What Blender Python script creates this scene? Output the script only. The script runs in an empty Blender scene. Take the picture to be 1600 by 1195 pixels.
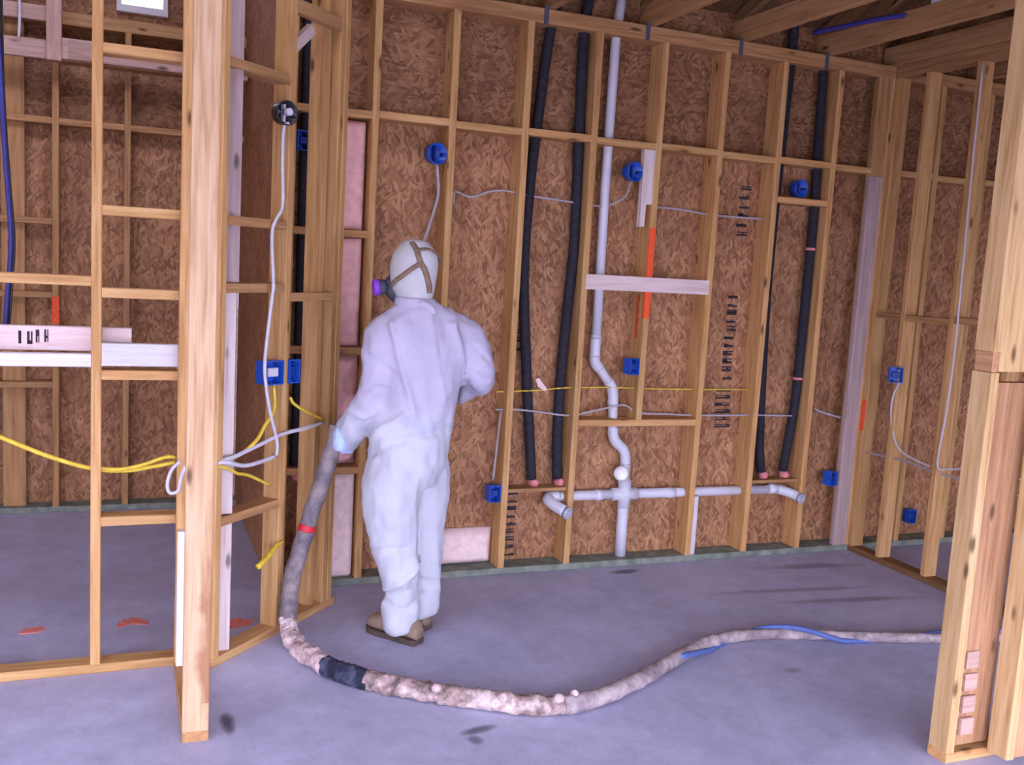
import bpy, bmesh, math, random
import numpy as np
from mathutils import Vector, Matrix, noise

scene = bpy.context.scene
COL = scene.collection
PI = math.pi
rnd = random.Random(7)

# ------------------------------------------------------------------ camera
PITCH, ROLL, YAW, CAM_H = .1241, .0579, -.3838, 1.7451
cy, sy = math.cos(YAW), math.sin(YAW)
fwd = Vector((-sy * math.cos(PITCH), cy * math.cos(PITCH), -math.sin(PITCH)))
rgt = Vector((cy, sy, 0)); upv = rgt.cross(fwd)
r2 = rgt * math.cos(ROLL) + upv * math.sin(ROLL)
u2 = upv * math.cos(ROLL) - rgt * math.sin(ROLL)
cd = bpy.data.cameras.new('camera'); cam = bpy.data.objects.new('camera', cd); COL.objects.link(cam)
cam.matrix_world = Matrix(((r2.x, u2.x, -fwd.x, 0), (r2.y, u2.y, -fwd.y, 0), (r2.z, u2.z, -fwd.z, CAM_H), (0, 0, 0, 1)))
cd.sensor_fit = 'HORIZONTAL'; cd.sensor_width = 36; cd.lens = 36 * 1508 / 1600
cd.clip_start = .05
scene.camera = cam

# ------------------------------------------------------------------ sky and daylight
world = bpy.data.worlds.new('overcast_sky'); scene.world = world; world.use_nodes = True
bg = world.node_tree.nodes['Background']
bg.inputs[0].default_value = (.78, .78, 1.10, 1); bg.inputs[1].default_value = 4.8
scene.view_settings.view_transform = 'Standard'; scene.view_settings.look = 'None'
scene.view_settings.gamma = 1; scene.view_settings.use_curve_mapping = False
scene.view_settings.exposure = 1.0
scene.cycles.max_bounces = 6; scene.cycles.diffuse_bounces = 4; scene.cycles.glossy_bounces = 2

OPEN_REAR = (-2.6, 6.4, 0.0, 2.1)      # x0 x1 z0 z1 in the unseen wall behind the camera, kept low to darken the roof
OPEN_LEFT = (-0.9, 2.4, 0.0, 2.1)     # y0 y1 z0 z1 in the unseen outer wall on the left, widened to light the partition
# ------------------------------------------------------------------ materials
def new_mat(name, rough=.7, spec=.3):
    m = bpy.data.materials.new(name); m.use_nodes = True
    b = m.node_tree.nodes['Principled BSDF']
    b.inputs['Roughness'].default_value = rough; b.inputs['Specular IOR Level'].default_value = spec
    return m, m.node_tree.nodes, m.node_tree.links, b
def coords(N, L, scale=(1, 1, 1), rand=True):
    tc = N.new('ShaderNodeTexCoord'); mp = N.new('ShaderNodeMapping'); mp.inputs['Scale'].default_value = scale
    if rand:
        oi = N.new('ShaderNodeObjectInfo'); cb = N.new('ShaderNodeVectorMath'); cb.operation = 'SCALE'
        cb.inputs[0].default_value = (17.3, 9.1, 23.7); L.new(oi.outputs['Random'], cb.inputs['Scale'])
        ad = N.new('ShaderNodeVectorMath'); L.new(tc.outputs['Object'], ad.inputs[0]); L.new(cb.outputs[0], ad.inputs[1])
        L.new(ad.outputs[0], mp.inputs[0])
    else:
        L.new(tc.outputs['Object'], mp.inputs[0])
    return mp.outputs[0], tc
def ramp(N, L, src, stops):
    r = N.new('ShaderNodeValToRGB'); e = r.color_ramp.elements
    while len(e) < len(stops): e.new(.5)
    for k, (p, c) in enumerate(stops):
        e[k].position = p; e[k].color = (*c, 1) if len(c) == 3 else c
    L.new(src, r.inputs[0]); return r.outputs[0]
def noise_tex(N, L, vec, scale, detail=3, rough=.55, dist=0):
    n = N.new('ShaderNodeTexNoise'); n.inputs['Scale'].default_value = scale; n.inputs['Detail'].default_value = detail
    n.inputs['Roughness'].default_value = rough; n.inputs['Distortion'].default_value = dist
    L.new(vec, n.inputs['Vector']); return n.outputs['Fac']
def mix(N, L, a, b, fac, mode='MIX'):
    x = N.new('ShaderNodeMix'); x.data_type = 'RGBA'; x.blend_type = mode
    for s, v in ((x.inputs[6], a), (x.inputs[7], b), (x.inputs[0], fac)):
        if hasattr(v, 'is_linked'): L.new(v, s)
        elif isinstance(v, (int, float)): s.default_value = v
        else: s.default_value = (*v, 1)
    return x.outputs[2]
def bump(N, L, b, h, strength=.3, dist=.003):
    bp = N.new('ShaderNodeBump'); bp.inputs['Strength'].default_value = strength; bp.inputs['Distance'].default_value = dist
    L.new(h, bp.inputs['Height']); L.new(bp.outputs[0], b.inputs['Normal'])
def math_node(N, L, op, a, b=None):
    m = N.new('ShaderNodeMath'); m.operation = op
    for s, v in ((m.inputs[0], a), (m.inputs[1], b)):
        if v is None: continue
        if hasattr(v, 'is_linked'): L.new(v, s)
        else: s.default_value = v
    return m.outputs[0]

def pine(name, dark, mid, light, paint=None, knots=True, front=None, stain=None):
    m, N, L, b = new_mat(name, .72, .25)
    v, tc = coords(N, L, (22, 22, 1.3))
    g = noise_tex(N, L, v, 2.2, 4, .6, .4)
    c = ramp(N, L, g, [(.28, dark), (.5, mid), (.74, light)])
    oi = N.new('ShaderNodeObjectInfo')
    tint = ramp(N, L, oi.outputs['Random'], [(0, (.86, .83, .80)), (.5, (1, 1, 1)), (1, (1.0, .93, .90))])
    c = mix(N, L, c, tint, 1.0, 'MULTIPLY')
    if knots:
        v2, _ = coords(N, L, (9, 9, 3.2))
        vo = N.new('ShaderNodeTexVoronoi'); vo.inputs['Scale'].default_value = 1.0; L.new(v2, vo.inputs['Vector'])
        k = ramp(N, L, vo.outputs['Distance'], [(.06, (1, 1, 1)), (.14, (0, 0, 0))])
        c = mix(N, L, c, tuple(x * .38 for x in dark), k)
    if paint:
        z0, z1, col, soft = paint
        sx = N.new('ShaderNodeSeparateXYZ'); L.new(tc.outputs['Object'], sx.inputs[0])
        nz = noise_tex(N, L, tc.outputs['Object'], 40, 3)
        zz = math_node(N, L, 'ADD', sx.outputs[2], math_node(N, L, 'MULTIPLY', math_node(N, L, 'SUBTRACT', nz, .5), soft))
        f = math_node(N, L, 'MULTIPLY', math_node(N, L, 'GREATER_THAN', zz, z0), math_node(N, L, 'LESS_THAN', zz, z1))
        if front is not None: f = math_node(N, L, 'MULTIPLY', f, math_node(N, L, 'LESS_THAN', sx.outputs[1], front))
        c = mix(N, L, c, col, f)
    if stain:
        x0, z0, z1, col = stain
        sx = N.new('ShaderNodeSeparateXYZ'); L.new(tc.outputs['Object'], sx.inputs[0])
        nz = math_node(N, L, 'SUBTRACT', noise_tex(N, L, tc.outputs['Object'], 7, 4), .5)
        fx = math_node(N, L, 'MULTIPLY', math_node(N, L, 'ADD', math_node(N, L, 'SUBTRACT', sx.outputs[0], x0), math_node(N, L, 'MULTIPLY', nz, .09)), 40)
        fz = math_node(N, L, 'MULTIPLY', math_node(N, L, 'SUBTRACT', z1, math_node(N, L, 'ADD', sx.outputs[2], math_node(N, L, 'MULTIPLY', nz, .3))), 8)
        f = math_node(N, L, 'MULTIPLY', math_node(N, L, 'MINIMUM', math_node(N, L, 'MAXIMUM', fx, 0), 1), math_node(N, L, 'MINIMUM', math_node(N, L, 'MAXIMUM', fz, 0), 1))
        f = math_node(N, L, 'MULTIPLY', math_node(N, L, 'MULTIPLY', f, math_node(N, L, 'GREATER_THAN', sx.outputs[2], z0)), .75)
        c = mix(N, L, c, col, f)
    L.new(c, b.inputs['Base Color'])
    bump(N, L, b, g, .25, .0015)
    return m
P_YEL = ((.41, .215, .075), (.59, .345, .135), (.70, .455, .205))
M_PINE = pine('pine_framing', *P_YEL)
M_PINE_DK = pine('pine_orange', (.30, .15, .06), (.45, .25, .105), (.55, .33, .15))
M_TRUSS = pine('shaded_truss_wet_plate', (.17, .085, .035), (.26, .14, .06), (.33, .19, .09))  # attic shade put into the truss brown; also serves the wet bottom plate
M_SOFF = pine('pinkish_soffit_lumber', (.40, .25, .19), (.52, .35, .28), (.60, .43, .36))
M_PALE = pine('pale_whitewood', (.60, .47, .42), (.74, .62, .58), (.82, .72, .70))
M_DULL = pine('dull_mauve_lumber', (.36, .26, .24), (.46, .34, .32), (.54, .42, .40))
M_WHITE = pine('white_primed_board', (.62, .60, .62), (.72, .71, .73), (.78, .78, .80), knots=False)
M_PINKW = pine('pinkish_whitewood', (.64, .46, .42), (.76, .60, .57), (.82, .68, .66), knots=False)

def osb(name, vertical=True, k=1.0):
    m, N, L, b = new_mat(name, .75, .25)
    outs = []
    for i, (rot, sc) in enumerate((((0, 0, 0), (84, 84, 20) if vertical else (20, 84, 84)), ((0, .6, 0), (68, 68, 19)), ((0, -.75, 0), (74, 74, 22)))):
        v, tc = coords(N, L, sc)
        rm = N.new('ShaderNodeVectorRotate'); rm.rotation_type = 'EULER_XYZ'; rm.inputs['Rotation'].default_value = rot
        mp = v.node; src = mp.inputs[0].links[0].from_socket
        L.new(src, rm.inputs['Vector']); L.new(rm.outputs[0], mp.inputs[0])
        vo = N.new('ShaderNodeTexVoronoi'); vo.inputs['Scale'].default_value = 1.0; vo.inputs['Randomness'].default_value = 1
        L.new(v, vo.inputs['Vector'])
        sp = N.new('ShaderNodeSeparateColor'); L.new(vo.outputs['Color'], sp.inputs[0])
        outs.append((sp.outputs[0], sp.outputs[1], vo.outputs['Distance']))
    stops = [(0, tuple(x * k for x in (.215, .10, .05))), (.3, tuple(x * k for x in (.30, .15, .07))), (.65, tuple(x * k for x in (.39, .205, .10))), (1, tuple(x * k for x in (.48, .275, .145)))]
    ca = ramp(N, L, outs[0][0], stops); cb = ramp(N, L, outs[1][0], stops); cc = ramp(N, L, outs[2][0], stops)
    c = mix(N, L, ca, cb, math_node(N, L, 'GREATER_THAN', outs[1][1], .66))
    c = mix(N, L, c, cc, math_node(N, L, 'GREATER_THAN', outs[2][1], .74))
    v3, _ = coords(N, L, (1, 1, 1))
    big = noise_tex(N, L, v3, 3.0, 4, .6)
    c = mix(N, L, c, ramp(N, L, big, [(.3, (.72, .66, .64)), (.7, (1.08, 1.05, 1.02))]), 1.0, 'MULTIPLY')
    L.new(c, b.inputs['Base Color'])
    bump(N, L, b, outs[0][0], .3, .002)
    return m
M_OSB = osb('osb_strands_upright', True, 1.13)
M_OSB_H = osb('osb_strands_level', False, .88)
M_OSB_D = osb('osb_roof_deck', False, .5)  # darkened sheet, the gloom under the roof put into its colour

def simple(name, col, rough=.6, spec=.35, var=.12, scale=30, bmp=0):
    m, N, L, b = new_mat(name, rough, spec)
    v, _ = coords(N, L)
    n = noise_tex(N, L, v, scale, 3)
    c = ramp(N, L, n, [(.3, tuple(max(0, x * (1 - var)) for x in col)), (.7, tuple(min(1, x * (1 + var)) for x in col))])
    L.new(c, b.inputs['Base Color'])
    if bmp: bump(N, L, b, n, bmp, .004)
    return m
M_TREAT = simple('treated_green_lumber', (.22, .25, .20), .8, .2, .3, 14, .2)
M_BLUE = simple('blue_box_plastic', (.015, .10, .55), .35, .5, .1)
M_BLUE_D = simple('dark_blue_plastic', (.01, .04, .25), .4, .4, .1)
M_BLACK = simple('black_foam_sleeve', (.028, .027, .036), .75, .2, .3, 40)
M_BLKP = simple('black_plastic', (.02, .02, .025), .35, .5, .2)
M_PVC = simple('white_pvc', (.66, .66, .72), .35, .45, .05, 8)
M_PVC_M = simple('pvc_grey_ring', (.45, .45, .52), .45, .3, .1)
M_CAPW = simple('glare_white_plug', (.93, .93, .95), .25, .5, .03)  # whiter than the pipe, to carry the glare on the plug
M_YEL = simple('yellow_cable_jacket', (.72, .52, .05), .5, .35, .15)
M_WIRE = simple('white_cable_jacket', (.60, .58, .62), .5, .35, .08)
M_GREYW = simple('grey_cable_jacket', (.42, .38, .40), .55, .3, .1)
M_BLUEW = simple('blue_tube', (.05, .05, .26), .45, .35, .1)
M_COPPER = simple('pink_copper_fitting', (.72, .25, .26), .45, .4, .2)
M_FOAM = simple('pink_spray_foam', (.80, .46, .43), .9, .1, .12, 22, .5)
M_FOAMP = simple('pale_spray_foam', (.86, .66, .62), .9, .1, .10, 26, .5)
M_SUIT = None
M_HOOD = simple('white_hood_cloth', (.50, .50, .49), .85, .15, .05, 60)
M_STRAP = simple('tan_strap', (.22, .145, .095), .7, .2, .2)
M_PURPLE = simple('purple_filter', (.22, .05, .50), .45, .4, .15)
M_GREYR = simple('dark_grey_rubber', (.06, .065, .085), .6, .3, .2)
M_BOOT = simple('tan_work_boot', (.30, .215, .15), .8, .2, .25, 18, .3)
M_SOLE = simple('dark_boot_sole', (.11, .08, .065), .85, .2, .2)
M_GLOVE = simple('pale_blue_glove', (.42, .55, .82), .7, .25, .08)
M_SKIN = simple('skin', (.55, .34, .26), .6, .3, .05)
M_RED = simple('red_tape', (.55, .015, .03), .45, .4, .1)
M_ORANGE = simple('orange_paint', (.85, .12, .04), .7, .2, .15, 60)
M_SMEAR = simple('thin_orange_overspray', (.62, .13, .05), .75, .2, .3, 30)
M_FLOORP = simple('faded_orange_floor_paint', (.80, .25, .20), .8, .2, .25, 60)
M_INK = simple('dark_ink', (.055, .04, .045), .8, .1, .3, 50)
M_STEEL = simple('dark_steel_strap', (.07, .08, .13), .45, .5, .2)
M_PAPER = simple('pale_paper', (.80, .80, .88), .8, .2, .04)
M_GROUND = simple('outside_gravel', (.42, .40, .38), .95, .1, .15, 3)

def suit_mat():
    m, N, L, b = new_mat('white_coverall_cloth', .85, .15)
    v, tc = coords(N, L, rand=False)
    n = noise_tex(N, L, v, 6, 4)
    c = ramp(N, L, n, [(.3, (.47, .475, .53)), (.7, (.56, .575, .62))])
    # blue clothes underneath show through round the waist
    sx = N.new('ShaderNodeSeparateXYZ'); L.new(tc.outputs['Object'], sx.inputs[0])
    d = math_node(N, L, 'ABSOLUTE', math_node(N, L, 'SUBTRACT', sx.outputs[2], 1.0))
    f = math_node(N, L, 'SUBTRACT', .09, math_node(N, L, 'ADD', d, math_node(N, L, 'MULTIPLY', math_node(N, L, 'SUBTRACT', n, .42), .5)))
    f = math_node(N, L, 'MULTIPLY', math_node(N, L, 'MAXIMUM', f, 0), 5.0)
    c = mix(N, L, c, (.29, .37, .58), math_node(N, L, 'MINIMUM', f, .6))
    # the thin cloth over the shirt is a little warmer above the waist
    up = math_node(N, L, 'MULTIPLY', math_node(N, L, 'SUBTRACT', math_node(N, L, 'ADD', sx.outputs[2], math_node(N, L, 'MULTIPLY', n, .25)), 1.13), 8)
    up = math_node(N, L, 'MINIMUM', math_node(N, L, 'MAXIMUM', up, 0), 1)
    c = mix(N, L, c, mix(N, L, c, (.90, .83, .92), 1.0, 'MULTIPLY'), up)
    L.new(c, b.inputs['Base Color'])
    wv = noise_tex(N, L, v, 26, 3, .6, .8)
    bump(N, L, b, wv, .35, .006)
    b.inputs['Subsurface Weight'].default_value = 0
    return m
M_SUIT = suit_mat()

def concrete():
    m, N, L, b = new_mat('concrete_slab', .62, .3)
    v, tc = coords(N, L, rand=False)
    n1 = noise_tex(N, L, v, 1.3, 6, .62)
    n2 = noise_tex(N, L, v, 9, 5, .65)
    n3 = noise_tex(N, L, v, 140, 2)
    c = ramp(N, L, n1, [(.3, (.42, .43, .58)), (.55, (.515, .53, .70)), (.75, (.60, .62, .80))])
    c = mix(N, L, c, ramp(N, L, n2, [(.3, (.86, .85, .86)), (.7, (1.08, 1.08, 1.08))]), 1, 'MULTIPLY')
    c = mix(N, L, c, ramp(N, L, n3, [(.3, (.9, .9, .9)), (.7, (1.08, 1.08, 1.08))]), .8, 'MULTIPLY')
    sx = N.new('ShaderNodeSeparateXYZ'); L.new(tc.outputs['Object'], sx.inputs[0])
    nn = noise_tex(N, L, v, 8, 3)
    def stain(x, y, rx, ry, amt, ang=0):
        nonlocal c
        ca, sa = math.cos(ang), math.sin(ang)
        dx = math_node(N, L, 'SUBTRACT', sx.outputs[0], x - 2.25); dy = math_node(N, L, 'SUBTRACT', sx.outputs[1], y - 2.65)
        ux = math_node(N, L, 'ADD', math_node(N, L, 'MULTIPLY', dx, ca / rx), math_node(N, L, 'MULTIPLY', dy, sa / rx))
        uy = math_node(N, L, 'ADD', math_node(N, L, 'MULTIPLY', dx, -sa / ry), math_node(N, L, 'MULTIPLY', dy, ca / ry))
        d = math_node(N, L, 'ADD', math_node(N, L, 'MULTIPLY', ux, ux), math_node(N, L, 'MULTIPLY', uy, uy))
        d = math_node(N, L, 'ADD', d, math_node(N, L, 'MULTIPLY', math_node(N, L, 'SUBTRACT', nn, .5), 1.6))
        f = math_node(N, L, 'MULTIPLY', math_node(N, L, 'MINIMUM', math_node(N, L, 'MAXIMUM', math_node(N, L, 'SUBTRACT', 1.2, d), 0), 1), amt)
        c = mix(N, L, c, (.05, .05, .07), f)
    stain(.357, 3.485, .03, .085, .85)          # oil spots and scuffs on the slab
    stain(1.235, 3.20, .085, .03, .75, .2)
    stain(1.20, 3.13, .03, .04, .6)
    stain(2.70, 4.77, .10, .035, .75, .1)
    stain(2.79, 3.35, .05, .03, .45)
    stain(3.45, 4.28, .55, .035, .40, -.1)      # long dark streaks by the right partition
    stain(3.75, 4.06, .50, .04, .45, -.12)
    stain(3.95, 4.62, .40, .05, .45, -.1)
    L.new(c, b.inputs['Base Color'])
    bump(N, L, b, n2, .12, .004)
    return m
M_CONC = concrete()

# ------------------------------------------------------------------ helpers
def link(o, parent=None, mat=None):
    COL.objects.link(o)
    if parent: o.parent = parent
    if mat and o.type == 'MESH': o.data.materials.append(mat)
    return o
def tag(o, label=None, cat=None, group=None, kind=None):
    for k, v in (('label', label), ('category', cat), ('group', group), ('kind', kind)):
        if v: o[k] = v
    return o
def empty(name, loc=(0, 0, 0), rz=0, **kw):
    o = bpy.data.objects.new(name, None); o.location = loc; o.rotation_euler = (0, 0, rz); o.empty_display_size = .1
    COL.objects.link(o); return tag(o, **kw)
def mesh_obj(name, verts, faces, mat, parent=None, smooth=False):
    me = bpy.data.meshes.new(name); me.from_pydata([tuple(v) for v in verts], [], faces); me.update()
    bm = bmesh.new(); bm.from_mesh(me); bmesh.ops.recalc_face_normals(bm, faces=bm.faces); bm.to_mesh(me); bm.free()
    if smooth:
        for p in me.polygons: p.use_smooth = True
    return link(bpy.data.objects.new(name, me), parent, mat)
_cache = {}
def board_mesh(a, b, c, ch):
    key = (round(a, 4), round(b, 4), round(c, 4), ch)
    if key in _cache: return _cache[key]
    a, b, c = a / 2, b / 2, c / 2
    ch = min(ch, a * .4, b * .4)
    ring = [(a - ch, -b), (a, -b + ch), (a, b - ch), (a - ch, b), (-a + ch, b), (-a, b - ch), (-a, -b + ch), (-a + ch, -b)]
    vs = [(x, y, -c) for x, y in ring] + [(x, y, c) for x, y in ring]
    fs = [tuple(range(7, -1, -1)), tuple(range(8, 16))] + [(i, (i + 1) % 8, 8 + (i + 1) % 8, 8 + i) for i in range(8)]
    me = bpy.data.meshes.new('board'); me.from_pydata(vs, [], fs); me.update()
    _cache[key] = me; return me
def board(name, X, Y, Z, mat, parent=None, axis='z', ch=.003):
    """a sawn board filling the box X,Y,Z; its grain (local Z) runs along axis"""
    dx, dy, dz = X[1] - X[0], Y[1] - Y[0], Z[1] - Z[0]
    if axis == 'z': me = board_mesh(dx, dy, dz, ch); rot = (0, 0, 0)
    elif axis == 'x': me = board_mesh(dz, dy, dx, ch); rot = (0, PI / 2, 0)
    else: me = board_mesh(dx, dz, dy, ch); rot = (-PI / 2, 0, 0)
    key = (me.name, mat.name)
    if key in _cache: me = _cache[key]
    else:
        me = me.copy(); me.materials.append(mat); _cache[key] = me
    o = bpy.data.objects.new(name, me)
    o.location = ((X[0] + X[1]) / 2, (Y[0] + Y[1]) / 2, (Z[0] + Z[1]) / 2); o.rotation_euler = rot
    return link(o, parent)
def bar(name, p, q, w, t, mat, parent=None, side=(0, 0, 1)):
    """a board from p to q; w measured along side, t across"""
    p, q = Vector(p), Vector(q); z = (q - p).normalized(); s = Vector(side); x = (s - z * s.dot(z)).normalized(); y = z.cross(x)
    me = board_mesh(w, t, (q - p).length, .003).copy(); me.materials.append(mat)
    o = bpy.data.objects.new(name, me)
    M = Matrix((x, y, z)).transposed().to_4x4(); M.translation = (p + q) / 2; o.matrix_world = M
    COL.objects.link(o)
    if parent: o.parent = parent
    return o
def smooth_path(pts, n=6):
    pts = [Vector(p) for p in pts]
    if len(pts) < 3: return pts
    out = []
    P = [pts[0] * 2 - pts[1]] + pts + [pts[-1] * 2 - pts[-2]]
    for i in range(1, len(P) - 2):
        for k in range(n):
            t = k / n; a, b, c, d = P[i - 1], P[i], P[i + 1], P[i + 2]
            out.append(.5 * ((2 * b) + (c - a) * t + (2 * a - 5 * b + 4 * c - d) * t * t + (3 * b - a - 3 * c + d) * t ** 3))
    out.append(pts[-1]); return out
def tube_data(pts, r, seg=10, flat=1.0):
    """r: number or list; parallel-transport frame"""
    n = len(pts); rs = r if hasattr(r, '__len__') else [r] * n
    T = [(pts[min(i + 1, n - 1)] - pts[max(i - 1, 0)]).normalized() for i in range(n)]
    a = Vector((0, 0, 1)) if abs(T[0].z) < .9 else Vector((1, 0, 0))
    N_ = (a - T[0] * a.dot(T[0])).normalized()
    vs, fs = [], []
    for i in range(n):
        N_ = (N_ - T[i] * N_.dot(T[i])).normalized(); B = T[i].cross(N_)
        for k in range(seg):
            th = 2 * PI * k / seg
            vs.append(pts[i] + (N_ * math.cos(th) + B * math.sin(th) * flat) * rs[i])
    for i in range(n - 1):
        for k in range(seg):
            fs.append((i * seg + k, i * seg + (k + 1) % seg, (i + 1) * seg + (k + 1) % seg, (i + 1) * seg + k))
    fs.append(tuple(range(seg - 1, -1, -1))); fs.append(tuple((n - 1) * seg + k for k in range(seg)))
    return vs, fs
def tube(name, pts, r, mat, parent=None, seg=10, n=6, smooth=True, flat=1.0):
    pp = smooth_path(pts, n) if smooth else [Vector(p) for p in pts]
    vs, fs = tube_data(pp, r, seg, flat)
    o = mesh_obj(name, vs, fs, mat, parent, True)
    return o
def lathe(name, prof, mat, loc, axis=(0, 0, 1), parent=None, seg=20):
    """prof: list of (radius, height along axis)"""
    z = Vector(axis).normalized(); a = Vector((0, 0, 1)) if abs(z.z) < .9 else Vector((1, 0, 0))
    x = (a - z * a.dot(z)).normalized(); y = z.cross(x); loc = Vector(loc)
    vs, fs = [], []
    for (r, h) in prof:
        for k in range(seg):
            t = 2 * PI * k / seg
            vs.append(loc + z * h + (x * math.cos(t) + y * math.sin(t)) * max(r, .0004))
    for i in range(len(prof) - 1):
        for k in range(seg):
            fs.append((i * seg + k, i * seg + (k + 1) % seg, (i + 1) * seg + (k + 1) % seg, (i + 1) * seg + k))
    fs.append(tuple(range(seg - 1, -1, -1))); fs.append(tuple((len(prof) - 1) * seg + k for k in range(seg)))
    o = mesh_obj(name, vs, fs, mat, parent)
    for p in o.data.polygons: p.use_smooth = len(p.vertices) == 4
    return o
def patch(name, outline, mat, parent, thick=.002, z=True, origin=(0, 0, 0)):
    vs = [tuple(v) for v in outline]; n = len(vs)
    return mesh_obj(name, vs, [tuple(range(n))], mat, parent)

def wall(name, loc=(0, 0, 0), rz=0): return empty(name, loc, rz, kind='structure')

# ------------------------------------------------------------------ floor and ground
FL = board('floor', (-3.1, 7.6), (-1.5, 6.8), (-.12, 0), M_CONC, None, 'z', .004); tag(FL, kind='structure')
GR = board('ground_outside', (-30, 30), (-30, 30), (-.35, -.13), M_GROUND, None, 'z', .004); tag(GR, kind='structure')
FL.location.z = -.06
def paint_mark(pts):
    o = mesh_obj('paint_mark', [(x, y, .0635) for x, y in pts] + [(x, y, .0595) for x, y in pts], [tuple(range(len(pts))), tuple(range(2 * len(pts) - 1, len(pts) - 1, -1))] +
                 [(i, (i + 1) % len(pts), len(pts) + (i + 1) % len(pts), len(pts) + i) for i in range(len(pts))], M_FLOORP, FL)
    o.location = (-FL.location.x, -FL.location.y, 0)
paint_mark([(-.43, 4.55), (-.36, 4.545), (-.32, 4.58), (-.35, 4.615), (-.41, 4.60)])
paint_mark([(-.025, 4.52), (.03, 4.56), (.10, 4.535), (.105, 4.575), (.06, 4.635), (0.0, 4.62), (-.03, 4.57)])
paint_mark([(.40, 4.42), (.46, 4.40), (.55, 4.43), (.57, 4.47), (.49, 4.53), (.45, 4.50), (.415, 4.47)])

# ------------------------------------------------------------------ back wall (studs 16 in apart, 10 ft high)
D, DB = 4.87, 5.01
SX = [1.1503 + .4064 * k for k in range(-1, 16)]       # -1 .. ; index k+1
WB = wall('wall_back')
def stud(x, mat=M_PINE, z0=.038, z1=3.0, parent=None, y0=D, y1=DB, name='stud'):
    return board(name, (x - .019, x + .019), (y0, y1), (z0, z1), mat, parent or WB)
board('bottom_plate', (.70, 4.45), (D, DB), (0, .038), M_TREAT, WB, 'x')
board('bottom_plate', (4.45, 7.4), (D, DB), (0, .038), M_TREAT, WB, 'x')
board('top_plate', (.70, 4.0), (D, DB), (3.0, 3.038), M_PINE_DK, WB, 'x')
board('top_plate', (4.0, 7.4), (D, DB), (3.0, 3.038), M_PINE_DK, WB, 'x')
board('top_plate', (.70, 3.2), (D, DB), (3.038, 3.076), M_PINE_DK, WB, 'x')
board('top_plate', (3.2, 7.4), (D, DB), (3.038, 3.076), M_PINE_DK, WB, 'x')
SDX = SX[5]                                            # the stud that is cut over the low blocking
for i, x in enumerate(SX):
    if x > 7.3 or i == 5: continue
    stud(x, M_PINE if i % 3 else M_PINE)
u = board('stud', (SDX - .019, SDX + .019), (D, DB), (1.703, 3.0), pine('pine_sprayed_low_end', *P_YEL, paint=(-1.3, -.372, (.90, .11, .03), .03), front=-.062), WB)
l = board('stud', (SDX - .019, SDX + .019), (D, DB), (.877, 1.618), pine('pine_sprayed_high_end', *P_YEL, paint=(.22, 1.0, (.90, .11, .03), .05), front=-.05), WB)
board('corner_stud', (4.285, 4.40), (D + .002, D + .04), (.038, 2.40), M_DULL, WB)
board('corner_stud', (4.285, 4.40), (D + .002, D + .04), (2.402, 3.0), M_PINE_DK, WB)  # browner upper piece, dimness near the top put into its colour
board('corner_stud', (4.362, 4.40), (D + .04, DB), (.038, 3.0), M_PINE, WB)
for i in range(len(SX) - 1):                           # blocking at the 8 ft seam
    a, b2 = SX[i] + .019, SX[i + 1] - .019
    if b2 > 7.3: break
    z = 2.413 + (.006 if i % 2 else 0)
    if 4.2 < b2 < 4.5: b2 = 4.285
    if SX[i] < 4.3 < SX[i + 1]: b2 = 4.285
    board('blocking', (a, b2), (D + .002, DB), (z, z + .038), M_PINE, WB, 'x')
board('blocking', (SX[4] + .005, SX[6] - .005), (D - .002, D + .036), (1.618, 1.703), M_PALE, WB, 'x')   # pale backing board
WB.children[-1]['label'] = 'pale white backing board let in between studs'
board('blocking', (SX[4] + .019, SX[6] - .019), (D, DB), (.839, .877), M_PINE, WB, 'x')
board('blocking', (SX[7] + .019, SX[8] - .019), (D, DB), (2.188, 2.226), M_PINE, WB, 'x')
board('pipe_shelf', (SX[3] + .019, SX[4] - .019), (D + .03, DB), (.462, .482), M_PINE_DK, WB, 'x')
board('pipe_shelf', (SX[7] + .019, SX[8] - .019), (D + .03, DB), (.462, .482), M_PINE_DK, WB, 'x')
for z in (1.84, 1.245, .62):                           # blocking in the foamed bay
    board('blocking', (SX[0] + .019, SX[1] - .019), (D + .004, DB), (z - .019, z + .019), M_PINE_DK, WB, 'x')
board('cripple_stud', (SX[6] + .021, SX[6] + .055), (D + .01, DB - .03), (.038, .40), M_WHITE, WB)
# pale scrap beside the cut stud, with a notched foot
s0 = SDX - .019
vs = []
for y in (D + .002, D + .04):
    vs += [(s0 - .070, y, 2.412), (s0 - .001, y, 2.412), (s0 - .001, y, 2.11), (s0 - .036, y, 2.11), (s0 - .040, y, 1.985), (s0 - .070, y, 1.985)]
n_ = 6
mesh_obj('scrap_board', vs, [(0, 1, 2, 3), (0, 3, 4, 5), (6, 9, 8, 7), (6, 11, 10, 9)] + [(i, (i + 1) % 6, 6 + (i + 1) % 6, 6 + i) for i in range(6)], M_PALE, WB)
# sheathing: 4 x 8 sheets upright below, laid level above
seams = [.70, SX[3], SX[6], SX[9], SX[12], SX[15], 7.4]
for a, b2 in zip(seams, seams[1:]):
    board('osb_panel', (a + .0015, b2 - .0015), (DB, DB + .012), (.01, 2.438), M_OSB, WB, 'z', .001)
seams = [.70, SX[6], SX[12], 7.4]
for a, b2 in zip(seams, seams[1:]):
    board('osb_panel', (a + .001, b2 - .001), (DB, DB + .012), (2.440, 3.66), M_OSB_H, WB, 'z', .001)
board('paint_smear', (SDX - .0205, SDX - .019), (4.925, 4.965), (1.35, 1.60), M_SMEAR, WB, 'z', .0004)
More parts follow.
